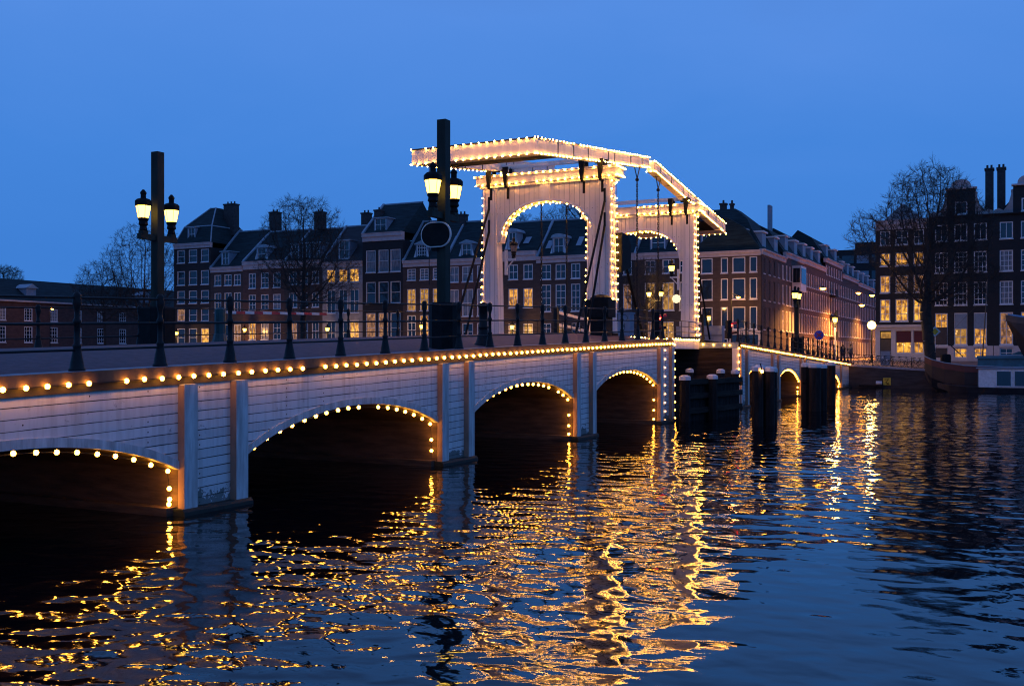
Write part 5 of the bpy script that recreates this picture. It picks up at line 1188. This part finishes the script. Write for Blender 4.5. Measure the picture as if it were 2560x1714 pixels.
for i, x in enumerate((12.74, 14.05, 15.4, 16.8, 18.2)):
    b = MB(); y = 45.83
    for (u0, u1, z0, z1) in ((x,x+1.15,.5,.56),(x,x+1.15,1.74,1.8),(x,x+.06,.56,1.74),(x+1.09,x+1.15,.56,1.74)): b.box(u0, u1, y, y+.06, z0, z1)
    w_ = b.build('window', M['cap'], rt); b = MB(); b.box(x+.06, x+1.09, y+.03, y+.065, .56, 1.74); b.build('pane', M['glass'], w_)
rt = empty('barge', (14, 51.4, 0), 'old barge with oxide red bow moored behind the houseboat', 'boat')
hull('hull', rt, [(6.9,.08,2.9,1.0,51.3),(7.5,.7,2.62,.2,51.3),(8.6,1.35,2.35,-.3,51.3),(10.2,1.7,2.12,-.5,51.3),(13,1.8,2.02,-.5,51.3),(24,1.8,2.0,-.5,51.3)], M['hull_black'])
b = MB(); A = [(6.86,51.2,2.95),(7.5,50.57,2.66),(8.6,49.92,2.38),(10.2,49.57,2.15),(13,49.47,2.05),(24,49.47,2.03)]; b.strip([(p[0], p[1]-.03, p[2]-.55) for p in A], [(p[0], p[1]-.03, p[2]) for p in A]); b.build('red_strake', M['hull_red'], rt)
b = MB()
for p, q_ in zip(A, A[1:]): b.tube((p[0], p[1]-.03, p[2]+.02), (q_[0], q_[1]-.03, q_[2]+.02), .045, .045, 5)
b.build('gunwale', M['zinc'], rt)
b = MB(); b.box(11.2, 22, 50.2, 52.4, 2.1, 2.75); b.prism([(50.0, 2.75), (52.6, 2.75), (51.3, 3.0)], 'x', 11.1, 22); b.build('hatch_cover', M['tarp'], rt)
b = MB(); b.lathe([(.45, 0), (.45, .7), (.3, .8)], (8.6, 51.3, 2.35), 10); b.build('windlass', M['iron_matte'], rt)
b = MB(); b.tube((11.5, 51.3, 2.1), (11.95, 51.3, 9.6), .06, .035, 8); b.tube((11.9, 51.3, 8.3), (7.2, 51.3, 3.0), .012, .012, 3); b.build('mast', M['hull_brown'], rt)
b = MB(); b.tube((7.0, 51.3, 2.9), (6.8, 51.3, 4.2), .03, .02, 5); b.tube((8.8, 51.3, 4.1), (10.0, 51.3, 2.9), .05, .05, 5); b.build('davit', M['iron'], rt)
rt = empty('motor_cruiser', (17, 50, 0), 'moored cruiser with teal canvas cover and small bright windows', 'boat')
b = MB(); b.box(12.6, 17, 48.9+.6, 50.0, 2.2, 2.55); 
b = MB(); P = [(12.9, 2.0), (12.95, 2.75), (13.6, 3.05), (14.3, 3.35), (15.2, 3.42), (20, 3.42), (20, 2.0)]; b.prism(P, 'y', 52.0, 53.6); b.build('canopy', M['tarp'], rt)
b = MB(); b.box(12.95, 19, 51.98, 51.997, 2.9, 3.1); b.build('window_strip', M['zinc'], rt)
hull('hull', rt, [(12.2,.1,2.1,.6,52.8),(13.2,.6,2.0,-.3,52.8),(15,.9,1.9,-.4,52.8),(21,.9,1.9,-.4,52.8)], M['hull_black'])
# high wooden bow at the right edge
rt = empty('wooden_ship_bow', (16.5, 45, 0), 'high varnished bow of a wooden ship entering at the right picture edge', 'ship')
b = MB(); Y = 51.9
rings = [(13.35,.03,6.55,6.1),(13.75,.35,6.45,5.2),(14.2,.7,6.35,4.1),(14.8,1.05,6.25,2.8),(15.8,1.4,6.1,1.2),(17.5,1.7,6.0,-.3),(22,1.8,5.9,-.5)]
prev = None
for (x, hw, zt_, zb_) in rings:
    ring = [(x, Y-hw, zt_), (x, Y-hw*.85, (zt_+zb_)/2), (x, Y, zb_), (x, Y+hw*.85, (zt_+zb_)/2), (x, Y+hw, zt_)]
    if prev: b.strip(prev, ring); b.quad(prev[0], ring[0], ring[4], prev[4])
    prev = ring
b.build('hull', M['hull_black'], rt)
b = MB(); A = [(x, Y-hw-.02, z) for (x, hw, z, zb_) in rings]; b.strip([(p[0], p[1], p[2]-.55) for p in A], [(p[0], p[1], p[2]) for p in A]); b.build('wash_strake', M['hull_brown'], rt)
b = MB(); b.strip([(p[0]+.15, p[1]-.01, p[2]-.12) for p in A], [(p[0]+.15, p[1]-.01, p[2]+.12) for p in A]); b.build('rail_cap', mat('light_blue_highlight', (.08, .3, .55), .4, .15, 3), rt)  # blue highlight along the bow, put into the strip's colour
rt = empty('mooring_float', (2.6, 53.3, 0), 'small white float with a grey rope by the yellow board', 'float')
b = MB(); b.tube((2.5, 53.5, .48), (3.0, 53.5, .48), .17, .17, 10, True); b.build('drum', M['cap'], rt)
b = MB(); b.box(1.0, 3.1, 53.3, 53.8, .12, .28); b.build('raft_board', M['tar'], rt)
